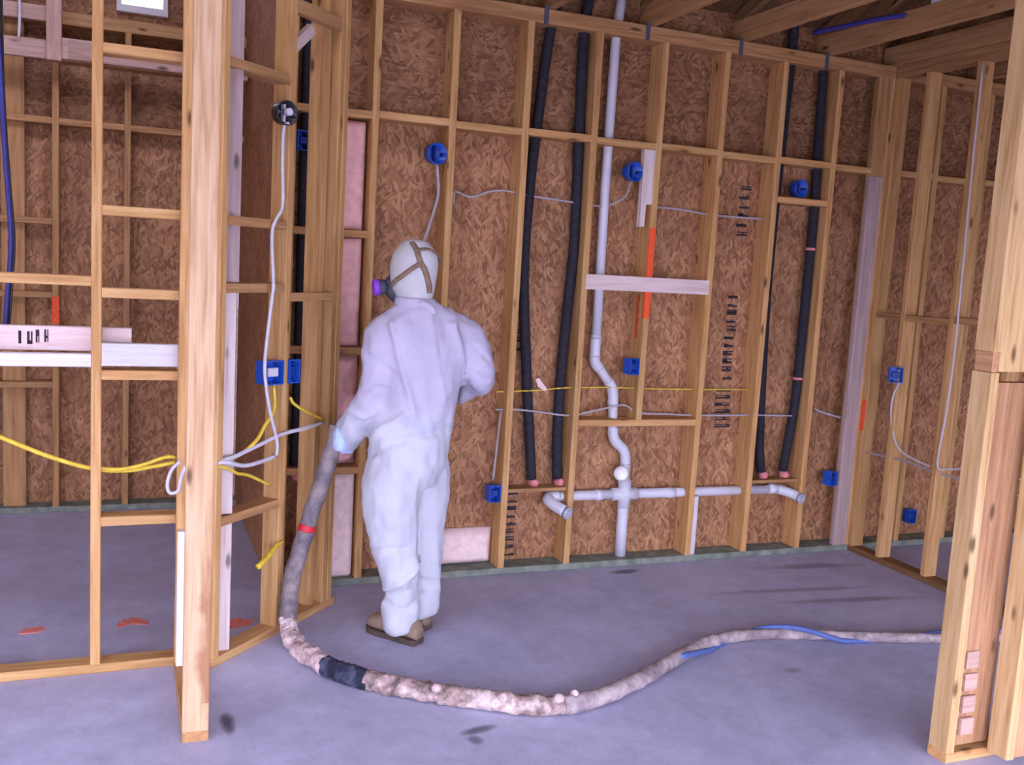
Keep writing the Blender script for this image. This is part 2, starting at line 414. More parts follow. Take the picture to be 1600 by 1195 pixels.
# mill stamps printed upright on the sheathing between two studs
def stamp(x, z0, z1, w, parent, y, step=.05, seed=1, name='mill_stamp'):
    r = random.Random(seed); vs, fs = [], []
    def q(a, b, c, d):
        i = len(vs); vs.extend([(a, y, c), (b, y, c), (b, y, d), (a, y, d), (a, y + .0008, c), (b, y + .0008, c), (b, y + .0008, d), (a, y + .0008, d)])
        fs.extend([(i, i + 1, i + 2, i + 3), (i + 7, i + 6, i + 5, i + 4), (i, i + 4, i + 5, i + 1), (i + 1, i + 5, i + 6, i + 2), (i + 2, i + 6, i + 7, i + 3), (i + 3, i + 7, i + 4, i)])
    z = z0
    while z < z1:
        h = step * r.uniform(.5, .8); o = r.uniform(-.008, .008)
        q(x - w / 2 + o, x + w / 2 + o, z, z + h * .42)
        if r.random() < .6: q(x - w / 2 + o, x + w / 2 + o, z + h * .62, z + h * .86)
        q(x - w / 2 + o if r.random() < .5 else x + w * .2 + o, x + w / 2 + o if r.random() < .4 else x + o, z + h * .28, z + h * .62)
        z += step
    return mesh_obj(name, vs, fs, M_INK, parent)
sx_ = 3.47
stamp(sx_, 1.98, 2.29, .075, WB, DB - .001, .055, 3)
stamp(sx_ - .02, 1.10, 1.62, .07, WB, DB - .001, .05, 5)
stamp(sx_ - .03, .80, 1.06, .11, WB, DB - .001, .045, 8)
stamp(2.06, 1.25, 2.0, .05, WB, DB - .001, .05, 11)
stamp(2.05, .06, .44, .09, WB, DB - .001, .045, 13)

# ------------------------------------------------------------------ right partition (runs towards the camera)
WR = wall('wall_right')
XR = 4.40
board('bottom_plate', (XR, XR + .089), (1.2, 4.868), (0, .038), M_TRUSS, WR, 'y')
board('top_plate', (XR, XR + .089), (1.2, 4.868), (3.0, 3.038), M_PINE_DK, WR, 'y')
board('top_plate', (XR, XR + .089), (1.2, 4.868), (3.038, 3.076), M_PINE_DK, WR, 'y')
RY = [4.848, 4.60, 4.225, 3.82, 3.41, 3.0, 2.6]
for y in RY: board('stud', (XR, XR + .089), (y - .019, y + .019), (.038, 3.0), M_PINE, WR)
for a, b2, z in ((RY[0], RY[1], 1.545), (RY[1], RY[2], 1.545), (RY[2], RY[3], 1.56), (RY[3], RY[4], 1.55)):
    board('blocking', (XR, XR + .089), (b2 + .019, a - .019), (z - .019, z + .019), M_PINE_DK, WR, 'y')
M_REDEDGE = M_ORANGE
board('paint_stripe', (XR - .0015, XR), (4.832, 4.866), (.80, 1.0), M_ORANGE, WR, 'z', .0005)

# ------------------------------------------------------------------ room beyond the right partition: outer wall, put in partly to keep the upper room dark
WO = wall('wall_outer_right')
board('osb_panel', (7.4, 7.412), (-1.3, 1.3), (0, 5.2), M_OSB, WO, 'z', .001)
board('osb_panel', (7.4, 7.412), (1.303, 5.02), (0, 5.2), M_OSB, WO, 'z', .001)
for k in range(9):
    board('stud', (7.26, 7.4), (4.5 - .61 * k, 4.538 - .61 * k), (0, 3.2), M_PINE, WO)

# ------------------------------------------------------------------ stub wall with the front post
WP = wall('wall_stub')
board('bottom_plate', (.193, .282), (3.38, 4.05), (0, .038), M_PINE_DK, WP, 'y')
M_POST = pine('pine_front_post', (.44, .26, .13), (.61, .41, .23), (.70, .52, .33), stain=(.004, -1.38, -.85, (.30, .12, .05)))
board('end_stud', (.193, .282), (3.38, 3.418), (.038, 3.0), M_POST, WP)
board('stud', (.197, .282), (3.955, 3.993), (.038, .60), M_WHITE, WP)
board('stud', (.193, .282), (3.995, 4.033), (.038, 3.0), M_PINE, WP)
board('top_plate', (.193, .282), (3.38, 4.05), (3.0, 3.076), M_PINE_DK, WP, 'y')
board('corner_stud', (.345, .425), (4.075, 4.113), (1.60, 3.0), M_DULL, WP)  # duller upper piece of the pale stud, its shade put into the colour
board('corner_stud', (.345, .418), (4.075, 4.113), (.038, 1.595), M_PALE, WP)

# ------------------------------------------------------------------ left front partition
WL = wall('wall_left_front')
YF = 4.05; YB = YF + .089
board('bottom_plate', (-2.6, .193), (YF, YB), (0, .038), M_PINE, WL, 'x')
board('top_plate', (-2.6, .193), (YF, YB), (3.0, 3.076), M_PINE_DK, WL, 'x')
for x in (-.107, -.56, -.97, -1.37, -1.78, -2.2):
    board('stud', (x - .019, x + .019), (YF, YB), (.038, 3.0), M_PINE, WL)
LX0, LX1 = -.088, .193
for z in (2.452, 1.852, 1.537, 1.216, .628):
    board('blocking', (LX0, LX1), (YF, YB), (z - .019, z + .019), M_PINE, WL, 'x')
board('blocking', (-.541, -.126), (YF, YB), (1.56, 1.598), M_PINE, WL, 'x')
board('backing_board', (LX0, LX1), (YF, YF + .038), (1.252, 1.341), M_WHITE, WL, 'x')
board('backing_board', (-.541, -.126), (YF, YF + .038), (1.247, 1.298), M_WHITE, WL, 'x')
board('backing_board', (-1.2, .02), (YB, YB + .038), (1.30, 1.395), M_PINKW, WL, 'x')
st = stamp(0, -.05, .05, .05, WL, 0, .03, 21, 'grade_stamp'); st.location = (-.335, YB - .001, 1.353); st.rotation_euler = (0, PI / 2, 0)

# ------------------------------------------------------------------ diagonal partition (45 degrees)
WD = wall('wall_diagonal', (.338, 3.98, 0), PI / 4)     # local x along the wall, local y into it
def dstud(s, o=0, mat=M_PINE, z0=.038, z1=3.0): return board('stud', (s, s + .038), (o, o + .089), (z0, z1), mat, WD)
board('bottom_plate', (0, .90), (0, .089), (0, .038), M_PINE, WD, 'x')
board('top_plate', (0, .98), (0, .089), (3.0, 3.076), M_PINE_DK, WD, 'x')
dstud(.008, .0); dstud(.428); dstud(.735, .036); dstud(.835); dstud(.797, .002, M_PINE)
for z in (2.455, 1.845, 1.575, .615):
    board('blocking', (.046, .428), (0, .089), (z - .019, z + .019), M_PINE_DK, WD, 'x')
board('blocking', (.466, .795), (0, .034), (1.516, 1.554), M_PINE_DK, WD, 'x')
board('blocking', (.466, .795), (0, .034), (2.74, 2.80), M_PINE_DK, WD, 'x')
bar('brace', (.466, .07, 2.56), (.66, .07, 2.72), .05, .03, M_PALE, WD)

# ------------------------------------------------------------------ far wall of the left room and its return
WF = wall('wall_left_far')
YL = 6.6
board('bottom_plate', (-3.1, .84), (YL, YL + .14), (0, .038), M_TREAT, WF, 'x')
for k in range(-7, 2):
    board('stud', (.4064 * k - .019, .4064 * k + .019), (YL, YL + .14), (.038, 3.0), M_PINE_DK, WF)
    a = .4064 * (k - 1) + .019
    board('blocking', (a, a + .368), (YL + .002, YL + .14), (2.413, 2.451), M_PINE_DK, WF, 'x')
board('blocking', (.4254, .70), (YL + .002, YL + .14), (2.413, 2.451), M_PINE_DK, WF, 'x')
board('blocking', (-.794, -.426), (YL, YL + .14), (1.81, 1.848), M_PINE_DK, WF, 'x')
board('blocking', (-.794, -.426), (YL, YL + .14), (.80, .838), M_PINE_DK, WF, 'x')
board('blocking', (-.794, -.426), (YL, YL + .14), (1.36, 1.398), M_PINE_DK, WF, 'x')
for x in (-.826, -.4064): board('paint_stripe', (x - .021, x + .021), (YL - .002, YL), (1.20, 1.37), M_ORANGE, WF, 'z', .0005)
board('stud', (-.71, -.58), (YL + .06, YL + .098), (.038, 3.0), M_PINE_DK, WF)
board('top_plate', (-3.1, .84), (YL, YL + .14), (3.0, 3.076), M_PINE_DK, WF, 'x')
seams = [-3.1, -.4064 * 5, -.4064 * 2, .4064, .70]
for a, b2 in zip(seams, seams[1:]):
    board('osb_panel', (a + .0015, b2 - .0015), (YL + .14, YL + .152), (.01, 2.438), M_OSB, WF, 'z', .001)
# top course of sheathing with the bright opening high up
OX0, OX1, OZ0, OZ1 = -.05, .21, 3.17, 3.40
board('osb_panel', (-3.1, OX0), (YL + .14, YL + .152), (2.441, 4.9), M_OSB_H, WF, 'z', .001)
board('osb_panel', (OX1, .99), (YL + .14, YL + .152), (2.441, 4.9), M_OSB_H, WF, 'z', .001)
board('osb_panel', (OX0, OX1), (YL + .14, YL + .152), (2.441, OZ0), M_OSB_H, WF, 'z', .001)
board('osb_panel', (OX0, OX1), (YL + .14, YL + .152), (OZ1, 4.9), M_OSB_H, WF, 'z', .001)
WN = empty('window_1', (0, 0, 0), kind='structure')
board('window_frame', (OX0 - .02, OX1 + .02), (YL + .10, YL + .16), (OZ0 - .025, OZ0 + .02), M_WHITE, WN, 'x')
board('window_frame', (OX0 - .02, OX0 + .01), (YL + .10, YL + .16), (OZ0 + .02, OZ1), M_WHITE, WN)
board('window_frame', (OX1 - .01, OX1 + .02), (YL + .10, YL + .16), (OZ0 + .02, OZ1), M_WHITE, WN)
# header beam and box frame of the dropped soffit
WS = empty('trim_1', kind='structure')
board('header', (-.36, .69), (6.38, 6.42), (2.765, 2.885), M_SOFF, WS, 'x')
board('ledger', (-.36, .69), (6.42, 6.55), (2.76, 2.80), M_PINE_DK, WS, 'x')
board('soffit_rail', (-1.4, -.44), (6.38, 6.42), (2.755, 2.86), M_SOFF, WS, 'x')
board('soffit_rail', (-1.4, -.44), (6.38, 6.42), (2.965, 3.05), M_SOFF, WS, 'x')
board('soffit_post', (-.44, -.36), (6.36, 6.44), (2.75, 3.2), M_SOFF, WS)
board('soffit_post', (-.70, -.66), (6.38, 6.42), (2.86, 2.965), M_PINE_DK, WS)
board('steel_plate', (-.325, -.205), (6.376, 6.38), (2.77, 2.875), M_SOFF, WS, 'x', .001)
# return wall between the left room and the yard
WT = wall('wall_return')
for k in range(5): board('stud', (.714, .84), (DB + .02 + .38 * k, DB + .058 + .38 * k), (.038, 3.0), M_PINE_DK, WT)
board('bottom_plate', (.714, .84), (DB, YL), (0, .038), M_TREAT, WT, 'y')
board('osb_panel', (.70, .712), (DB + .0121, YL + .151), (.01, 2.438), M_OSB, WT, 'z', .001)
board('osb_panel', (.70, .712), (DB + .0121, YL + .139), (2.4385, 4.9), M_OSB, WT, 'z', .001)

# ------------------------------------------------------------------ near post on the right edge
WNR = wall('wall_right_near')
X0n = 2.82
M_NEAR = pine('pine_near_post', (.46, .27, .10), (.66, .44, .20), (.76, .55, .29))
M_NEARB = pine('pine_near_brown', (.34, .17, .08), (.50, .28, .14), (.60, .37, .20))
board('bottom_plate', (X0n, 3.6), (2.50, 2.589), (0, .038), M_PINE, WNR, 'x')
board('stud', (X0n, X0n + .038), (2.50, 2.589), (.038, 1.455), M_NEAR, WNR)
board('stud', (X0n, X0n + .038), (2.50, 2.589), (1.53, 3.0), M_NEAR, WNR)
board('block', (X0n + .012, X0n + .038), (2.515, 2.589), (1.455, 1.53), M_NEARB, WNR, 'y')
board('wide_board', (X0n + .038, 3.03), (2.512, 2.55), (.06, 1.42), M_NEARB, WNR)
board('wide_board', (X0n + .038, 3.03), (2.506, 2.55), (1.46, 3.0), M_NEAR, WNR)
for k in range(4): board('shim', (X0n + .05, X0n + .11), (2.503 - .003 * k, 2.512), (.36 - .085 * k, .425 - .085 * k), M_SOFF, WNR, 'x', .004)
board('stud', (3.005, 3.043), (2.40, 2.489), (.038, 3.0), M_NEAR, WNR)
board('wide_board', (3.043, 3.19), (2.41, 2.448), (.038, 3.0), M_NEARB, WNR)
board('stud', (3.17, 3.208), (2.315, 2.405), (.038, 3.0), M_NEAR, WNR)
board('top_plate', (X0n, 3.6), (2.31, 2.589), (3.0, 3.038), M_PINE, WNR, 'x')

# ------------------------------------------------------------------ roof: trusses, deck
CE = empty('ceiling', kind='structure')
SL = .42; RY0, RZ0, RYR = 5.05, 3.20, 1.0
def zr(y): return RZ0 + SL * (RY0 - y) if y > RYR else RZ0 + SL * (RY0 - RYR) - SL * (RYR - y)
for k in range(-1, 9):
    x = 2.075 + .6096 * k
    board('bottom_chord', (x - .019, x + .019), (-1.27, 5.0), (3.078, 3.205), M_PINE_DK, CE, 'y')
    bar('top_chord', (x, 5.0, zr(5.0) - .03), (x, RYR, zr(RYR) - .06), .089, .038, M_TRUSS, CE)  # shade-darkened lumber; the bottom chords keep the lit tone
    bar('top_chord', (x, RYR - .02, zr(RYR) - .06), (x, -1.2, zr(-1.2) - .06), .089, .038, M_TRUSS, CE)
    if k == 4: board('bottom_chord', (XR + .001, XR + .039), (-1.27, 4.99), (3.078, 3.205), M_PINE_DK, CE, 'y')
    for (ya, yb, top) in ((4.55, 3.7, 1), (3.0, 3.7, 1), (3.0, 2.0, 1), (1.6, 2.0, 1)):
        bar('web', (x, ya, 3.205), (x, yb, zr(yb) - .11), .089, .036, M_TRUSS, CE, (0, 1, 0))
    if 1.5 < x < 6: 
        board('hurricane_tie', (x - .046, x - .021), (D - .004, D - .001), (2.995, 3.09), M_STEEL, CE, 'z', .0005)
sl_len = math.hypot(1, SL); ang = math.atan(SL)
def deck(y_start, z_start, n, xs, name='deck_panel'):
    for (xa, xb) in xs:
        for j in range(n):
            c0 = 1.2192 * j / sl_len
            ya, yb = y_start - c0, y_start - (1.2192 * (j + 1) - .006) / sl_len
            p = ((xa + xb) / 2, ya, z_start + SL * (y_start - ya) + .012); q = ((xa + xb) / 2, yb, z_start + SL * (y_start - yb) + .012)
            bar(name, p, q, .014, xb - xa - .004, M_OSB_D, CE)
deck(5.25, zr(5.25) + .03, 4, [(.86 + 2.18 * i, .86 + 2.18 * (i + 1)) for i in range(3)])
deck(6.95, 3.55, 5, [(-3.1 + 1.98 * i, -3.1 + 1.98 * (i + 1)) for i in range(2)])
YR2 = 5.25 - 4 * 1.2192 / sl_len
bar('rear_deck', (3, YR2 + .3, zr(RYR) + .2), (3, -1.6, zr(-1.6) + .05), .03, 13, M_OSB_D, CE)  # unseen roof behind the camera, added to keep the upper parts dark
board('paper_note', (4.265, 4.345), (4.498, 4.50), (3.345, 3.45), M_PAPER, CE, 'z', .0005)
board('paper_note', (4.93, 5.10), (4.498, 4.50), (3.32, 3.415), M_PAPER, CE, 'z', .0005)

# unseen outer walls, added to keep the upper room dark; openings shape the daylight
WRE = wall('wall_rear')
board('osb_panel', (-3.1, OPEN_REAR[0]), (-1.3, -1.28), (0, 5.2), M_OSB, WRE, 'z', .001)
board('osb_panel', (OPEN_REAR[1], 7.4), (-1.3, -1.28), (0, 5.2), M_OSB, WRE, 'z', .001)
board('osb_panel', (OPEN_REAR[0], OPEN_REAR[1]), (-1.3, -1.28), (OPEN_REAR[3], 5.2), M_OSB, WRE, 'z', .001)
WLE = wall('wall_outer_left')
board('osb_panel', (-3.1, -3.08), (-1.3, OPEN_LEFT[0]), (0, 5.4), M_OSB, WLE, 'z', .001)
board('osb_panel', (-3.1, -3.08), (OPEN_LEFT[1], 6.76), (0, 5.4), M_OSB, WLE, 'z', .001)
board('osb_panel', (-3.1, -3.08), OPEN_LEFT[:2], (OPEN_LEFT[3], 5.4), M_OSB, WLE, 'z', .001)


# ================================================================== THINGS
DIAG = Matrix.Translation((.338, 3.98, 0)) @ Matrix.Rotation(PI / 4, 4, 'Z')
def dl(s, z, o=-.012): return DIAG @ Vector((s, o, z))

# ------------------------------------------------------------------ insulated water pipes
def sleeve_pipe(pts, label, cap=True, r=.029, yb=4.95):
    t = empty('insulated_pipe', (pts[-1][0], yb, pts[-1][1]), label=label, cat='pipe', group='black sleeved water pipes in the stud walls')
    o = Vector((pts[-1][0], yb, pts[-1][1]))
    P = [Vector((x, yb, z)) - o for x, z in pts]
    tube('foam_sleeve', P, r, M_BLACK, t, 12)
    e = P[-1]
    lathe('copper_stub', [(.012, -.04), (.012, .03)], M_COPPER, e, (0, 0, 1), t, 12)
    lathe('copper_elbow', [(.004, -.03), (.021, -.024), (.024, .0), (.021, .022), (.012, .03)], M_COPPER, e + Vector((.008, -.012, -.02)), (.35, -.9, .1), t, 14)
    return t
sleeve_pipe([(2.15, 3.3), (2.137, 3.15), (2.098, 2.946), (2.06, 2.505), (2.036, 2.127), (2.030, 1.711), (2.075, 1.215), (2.13, .72), (2.152, .525)], 'black foam-sleeved pipe bowing against the stud right of the worker')
sleeve_pipe([(2.35, 3.3), (2.32, 3.18), (2.302, 2.973), (2.31, 2.497), (2.325, 1.94), (2.318, 1.69), (2.297, 1.219), (2.295, .8), (2.312, .525)], 'black foam-sleeved pipe just left of the white drain pipe stud')
p3 = sleeve_pipe([(3.672, 3.3), (3.672, 3.011), (3.655, 2.447), (3.648, 1.6), (3.69, .758), (3.726, .525)], 'black foam-sleeved pipe mostly hidden behind a stud right of the ink stamps')
p4 = sleeve_pipe([(3.92, 3.3), (3.916, 3.004), (3.938, 2.319), (3.945, 1.928), (3.94, 1.125), (3.925, .837), (3.890, .525)], 'black foam-sleeved pipe behind the rightmost round blue box')
for z, xx in ((1.93, 3.945), (1.12, 3.94)):
    lathe('tape_band', [(.0305, -.008), (.0305, .008)], M_COPPER, (xx - 3.890, 0, z - .525), (0, 0, 1), p4, 14)
sleeve_pipe([(.822, 3.3), (.82, 2.344), (.82, 1.713), (.823, 1.194), (.815, .60)], 'black foam-sleeved pipe in the gap behind the diagonal partition')

# ------------------------------------------------------------------ white drain pipe
dp = empty('drain_pipe', (2.76, 4.95, .0385), label='white plastic drain pipe zigzagging down to a cross on the back wall', cat='pipe')
O = Vector((2.76, 4.95, .0385))
def Q(x, z, y=4.95): return Vector((x, y, z)) - O
def pv(name, pts, r, mat=M_PVC, seg=16, smooth=False): return tube(name, pts, r, mat, dp, seg, 6, smooth)
R1 = .027
pv('vent_pipe', [Q(2.525, 3.3), Q(2.497, 2.999), Q(2.494, 2.164), Q(2.503, 1.333)], R1)
pv('elbow', [Q(2.502, 1.36), Q(2.501, 1.25), Q(2.507, 1.20), Q(2.535, 1.165)], .031, smooth=True)
pv('offset_pipe', [Q(2.515, 1.19), Q(2.612, 1.074)], R1)
pv('elbow', [Q(2.60, 1.09), Q(2.625, 1.055), Q(2.638, 1.01), Q(2.640, .95)], .031, smooth=True)
pv('vent_pipe', [Q(2.640, .97), Q(2.652, .80)], R1)
pv('elbow', [Q(2.652, .82), Q(2.656, .775), Q(2.675, .735), Q(2.70, .715)], .031, smooth=True)
pv('elbow', [Q(2.69, .72), Q(2.73, .685), Q(2.748, .64), Q(2.752, .58)], .031, smooth=True)
pv('vent_pipe', [Q(2.752, .60), Q(2.756, .44)], R1 + .002)
pv('waste_pipe', [Q(2.757, .39), Q(2.76, .0395)], .033)
cr = pv('cross_tee', [Q(2.675, .417), Q(2.84, .416)], .038)
pv('cross_tee', [Q(2.757, .50), Q(2.759, .335)], .038)
pv('branch_pipe', [Q(2.30, .416), Q(2.69, .418)], .029)
pv('branch_pipe', [Q(2.82, .416), Q(3.83, .408)], .029)
for xx in (2.56, 3.05, 3.80): pv('coupling', [Q(xx, .416 if xx < 3 else .412), Q(xx + .05, .416 if xx < 3 else .412)], .033)
for zz, xx in ((1.34, 2.503), (1.235, 2.503), (.955, 2.641), (.60, 2.752)):
    pv('joint_ring', [Q(xx, zz - .004), Q(xx, zz + .004)], .0325, M_PVC_M)
e1 = pv('trap_elbow', [Q(2.33, .416), Q(2.275, .415), Q(2.255, .405, 4.92), Q(2.275, .385, 4.87), Q(2.31, .365, 4.82)], .033, smooth=True)
lathe('pipe_mouth', [(.030, 0), (.036, .004), (.036, .02), (.026, .022), (.024, .004)], M_PVC_M, Q(2.318, .36, 4.81), (.5, -.8, -.25), dp)
e2 = pv('trap_elbow', [Q(3.79, .408), Q(3.86, .408), Q(3.90, .40, 4.93), Q(3.945, .385, 4.89), Q(3.96, .375, 4.86)], .031, smooth=True)
lathe('pipe_mouth', [(.029, 0), (.034, .004), (.034, .02), (.025, .022), (.023, .004)], M_PVC_M, Q(3.963, .372, 4.85), (.3, -.9, -.2), dp)
pv('cleanout_wye', [Q(2.752, .47), Q(2.73, .52, 4.925), Q(2.705, .545, 4.90)], .033, smooth=True)
lathe('cleanout_plug', [(.004, .032), (.034, .031), (.043, .02), (.043, 0), (.034, -.004)][::-1], M_CAPW, Q(2.70, .55, 4.895), (-.55, -.70, .45), dp)

# ------------------------------------------------------------------ electrical boxes
def rect_box(loc, rz, label, w=.058, h=.095, d=.07, mat=M_BLUE, cable=None):
    t = empty('electrical_box', loc, rz, label=label, cat='electrical box', group='blue electrical boxes')
    k = .004
    vs, fs = [], []
    X, Z = w / 2, h / 2
    o = [(-X, 0, -Z), (X, 0, -Z), (X, 0, Z), (-X, 0, Z)]
    i_ = [(-X + k, 0, -Z + k), (X - k, 0, -Z + k), (X - k, 0, Z - k), (-X + k, 0, Z - k)]
    b_ = [(-X * .94, d, -Z * .94), (X * .94, d, -Z * .94), (X * .94, d, Z * .94), (-X * .94, d, Z * .94)]
    ib = [(x_ * .9, d - .006, z_ * .9) for x_, y_, z_ in b_]
    vs = o + i_ + b_ + ib
    for j in range(4):
        n = (j + 1) % 4
        fs += [(j, n, 4 + n, 4 + j), (j, 8 + j, 8 + n, n), (4 + j, 4 + n, 12 + n, 12 + j)]
    fs += [(8, 9, 10, 11), (12, 15, 14, 13)]
    mesh_obj('box_body', vs, fs, mat, t)
    for s in (-1, 1):
        lathe('screw_boss', [(.006, 0), (.006, .03)], M_BLUE_D, (X * .35 * s, .002, s * (Z - .010)), (0, 1, 0), t, 10)
    board('cable_coil', (-X * .55, X * .55), (.012, .03), (-Z * .35, Z * .4), M_WIRE if cable else M_BLUE_D, t, 'x', .006)
    return t
def round_box(loc, rz, label, mat=M_BLUE, r=.055, d=.06, cat='electrical box', group='blue electrical boxes'):
    t = empty('round_electrical_box', loc, rz, label=label, cat=cat, group=group)
    lathe('box_body', [(r * .9, d), (r, .004), (r, 0), (r - .005, 0), (r * .84, d - .006), (.002, d - .005)], mat, (0, 0, 0), (0, 1, 0), t, 24)
    for s in (-1, 1):
        lathe('screw_boss', [(.008, 0), (.008, .04)], M_BLUE_D if mat is M_BLUE else M_STEEL, (s * (r - .012), .003, 0), (0, 1, 0), t, 10)
    board('center_rib', (-.006, .006), (.02, d - .006), (-r * .7, r * .7), M_BLUE_D if mat is M_BLUE else M_WIRE, t)
    return t
round_box((1.485, D + .005, 2.276), .25, 'round blue box on the stud above the worker')
round_box((2.635, D - .004, 2.284), .25, 'round blue box beside the notched pale scrap board')
round_box((3.80, D + .03, 2.286), .2, 'round blue box sitting on a short block, rightmost on the back wall')
rect_box((2.722, D - .004, 1.187), .15, 'rectangular blue box on the cut stud right of the white drain pipe', .066)
rect_box((1.905, D - .004, .466), .1, 'rectangular blue box low on the stud right of the worker', .066)
rect_box((4.235, D - .004, .481), .15, 'rectangular blue box low near the right corner', .058)
rect_box((4.365, 4.56, 1.196), -.35, 'blue box on the second stud of the right partition', .08, .095, .045)
rect_box((4.93, D - .004, .20), 0, 'small blue box low on the wall beyond the right partition', .055)
b = rect_box(dl(.357, 1.21), PI / 4 - .25, 'wide blue box left of the two on the diagonal partition stud', .10, .105, .07, cable=True)
b = rect_box(dl(.502, 1.205), PI / 4 - .1, 'narrow blue box right of the two on the diagonal partition stud', .068, .105)
rect_box((.80, D - .004, 2.274), .1, 'blue box high in the gap behind the diagonal partition', .062)
rb = round_box(dl(.372, 2.31, -.03), .45, 'black round box holding a pale cable on the diagonal partition stud', M_BLKP, .052, .05, group='black round box')
lathe('light_socket', [(.012, -.01), (.016, -.006), (.016, .03)], M_WIRE, (.004, -.006, .004), (0, 1, 0), rb, 12)

# ------------------------------------------------------------------ cables
def cable(pts, r, mat, label, name='cable', cat='cable', group=None, seg=8):
    o = Vector(pts[0]); t = tube(name, [Vector(p) - o for p in pts], r, mat, None, seg, 5)
    t.location = o; return tag(t, label, cat, group)
W3 = lambda l, y: [(x, y, z) for x, z in l]
cable(W3([(1.49, 2.222), (1.504, 2.08), (1.478, 1.96), (1.44, 1.83)], 4.90), .008, M_GREYW, 'pale cable hanging from the round box above the worker')
cable(W3([(1.605, 2.03), (1.608, 2.094), (1.699, 2.074), (1.80, 2.11), (1.897, 2.123), (2.029, 2.107), (2.2, 2.098), (2.46, 2.083), (2.54, 2.10), (2.62, 2.15), (2.65, 2.235)], 4.94), .006, M_GREYW, 'grey cable looping across three bays to the middle round box')
cable(W3([(2.81, 2.103), (2.95, 2.105), (3.177, 2.088), (3.4, 2.086), (3.57, 2.09)], 4.94), .006, M_GREYW, 'grey cable through two bays right of the orange painted stud')
cable(W3([(1.90, 1.03), (2.0, 1.033), (2.15, 1.04), (2.33, 1.055), (2.6, 1.058), (2.9, 1.052), (3.2, 1.050), (3.57, 1.05)], 4.925), .0042, M_YEL, 'thin yellow cable threaded level through the back wall studs')
cable(W3([(1.90, .93), (2.03, .930), (2.2, .912), (2.36, .896), (2.55, .93), (2.70, .955), (2.80, .91), (3.0, .90), (3.2, .892), (3.636, .89), (3.9, .885)], 4.925), .006, M_GREYW, 'grey cable threaded through studs above the low blocking')
cable(W3([(1.94, .926), (1.926, .72), (1.915, .53)], 4.94), .007, M_GREYW, 'short cable dropping to the low blue box right of the worker')
cable(W3([(4.06, .93), (4.14, .905), (4.27, .875)], 4.91), .008, M_GREYW, 'short grey cable poking out in the right corner bay')
# cables on the diagonal partition
cable([dl(.385, 2.27, -.03), dl(.373, 2.248), dl(.37, 2.1), dl(.368, 1.928, -.02), dl(.33, 1.87, -.02), dl(.311, 1.80), dl(.306, 1.60, -.03), dl(.30, 1.54, -.03), dl(.276, 1.278, -.02), dl(.29, 1.15, -.02), dl(.325, 1.03, -.02), dl(.375, .904, -.02), dl(.373, .845, -.02)], 0.0075, M_WIRE, 'long white cable hanging from the black round box past the blue boxes')
cable([dl(.375, 1.155, 0.005), dl(.36, 1.05), dl(.30, .99), dl(.234, .925), (.42, 4.09, .868), (.30, 4.03, .862), (.20, 4.02, .866)], .008, M_YEL, 'yellow cable rising to the wide blue box on the diagonal partition')
cable([dl(.473, 1.09), dl(.50, 1.06), dl(.60, 1.01), dl(.752, .955, .0)], .007, M_YEL, 'short yellow cable running right from the narrow blue box')
cable([(.30, 4.02, .872), dl(.072, .876, 0), dl(.25, .905, -.01), dl(.41, .932, -.012), dl(.60, .936, -.012), dl(.753, .94, .0)], .009, M_WIRE, 'white cable running level across the diagonal partition studs')
cable([(.30, 4.0, .865), dl(.053, .867, -.01), dl(.16, .835), dl(.259, .832), dl(.368, .840)], .009, M_WIRE, 'white cable end looping beside the diagonal partition stud')
cable([(.29, 4.0, .86), dl(.053, .845), dl(.12, .81), dl(.197, .787), dl(.342, .717)], .007, M_YEL, 'yellow cable end drooping below the white cables by the front post')
cable([(-2.3, 4.09, 1.12), (-1.8, 4.09, 1.05), (-1.3, 4.09, 1.10), (-.90, 4.09, 1.13), (-.62, 4.09, 1.05), (-.445, 4.085, .97), (-.291, 4.085, .897), (-.13, 4.085, .84), (0.0, 4.085, .826), (.10, 4.085, .84), (.193, 4.06, .862)], .009, M_YEL, 'yellow cable swagging through the left partition, lower strand')
cable([(-.13, 4.08, .846), (-.03, 4.075, .834), (.06, 4.07, .85), (.15, 4.06, .883), (.193, 4.055, .882)], .008, M_YEL, 'yellow cable strand rising towards the front post')
cable([(.20, 3.9, .90), (.17, 3.93, .86), (.155, 3.94, .80), (.165, 3.94, .765), (.195, 3.93, .775), (.205, 3.92, .83), (.22, 3.9, .88)], .007, M_WIRE, 'white cable loop hanging on the left of the front post')
cable(W3([(-.50, 3.3), (-.50, 2.7), (-.488, 2.353), (-.473, 2.044), (-.455, 1.75), (-.46, 1.6), (-.472, 1.45), (-.48, 1.30)], 4.6), .009, M_BLUEW, 'thin blue tube hanging at the left edge')
cable(W3([(-.485, 3.3), (-.485, 2.7), (-.478, 2.30), (-.462, 2.0), (-.444, 1.72), (-.452, 1.55), (-.462, 1.40), (-.47, 1.28)], 4.62), .006, M_BLKP, 'thin dark cable hanging beside the blue tube')
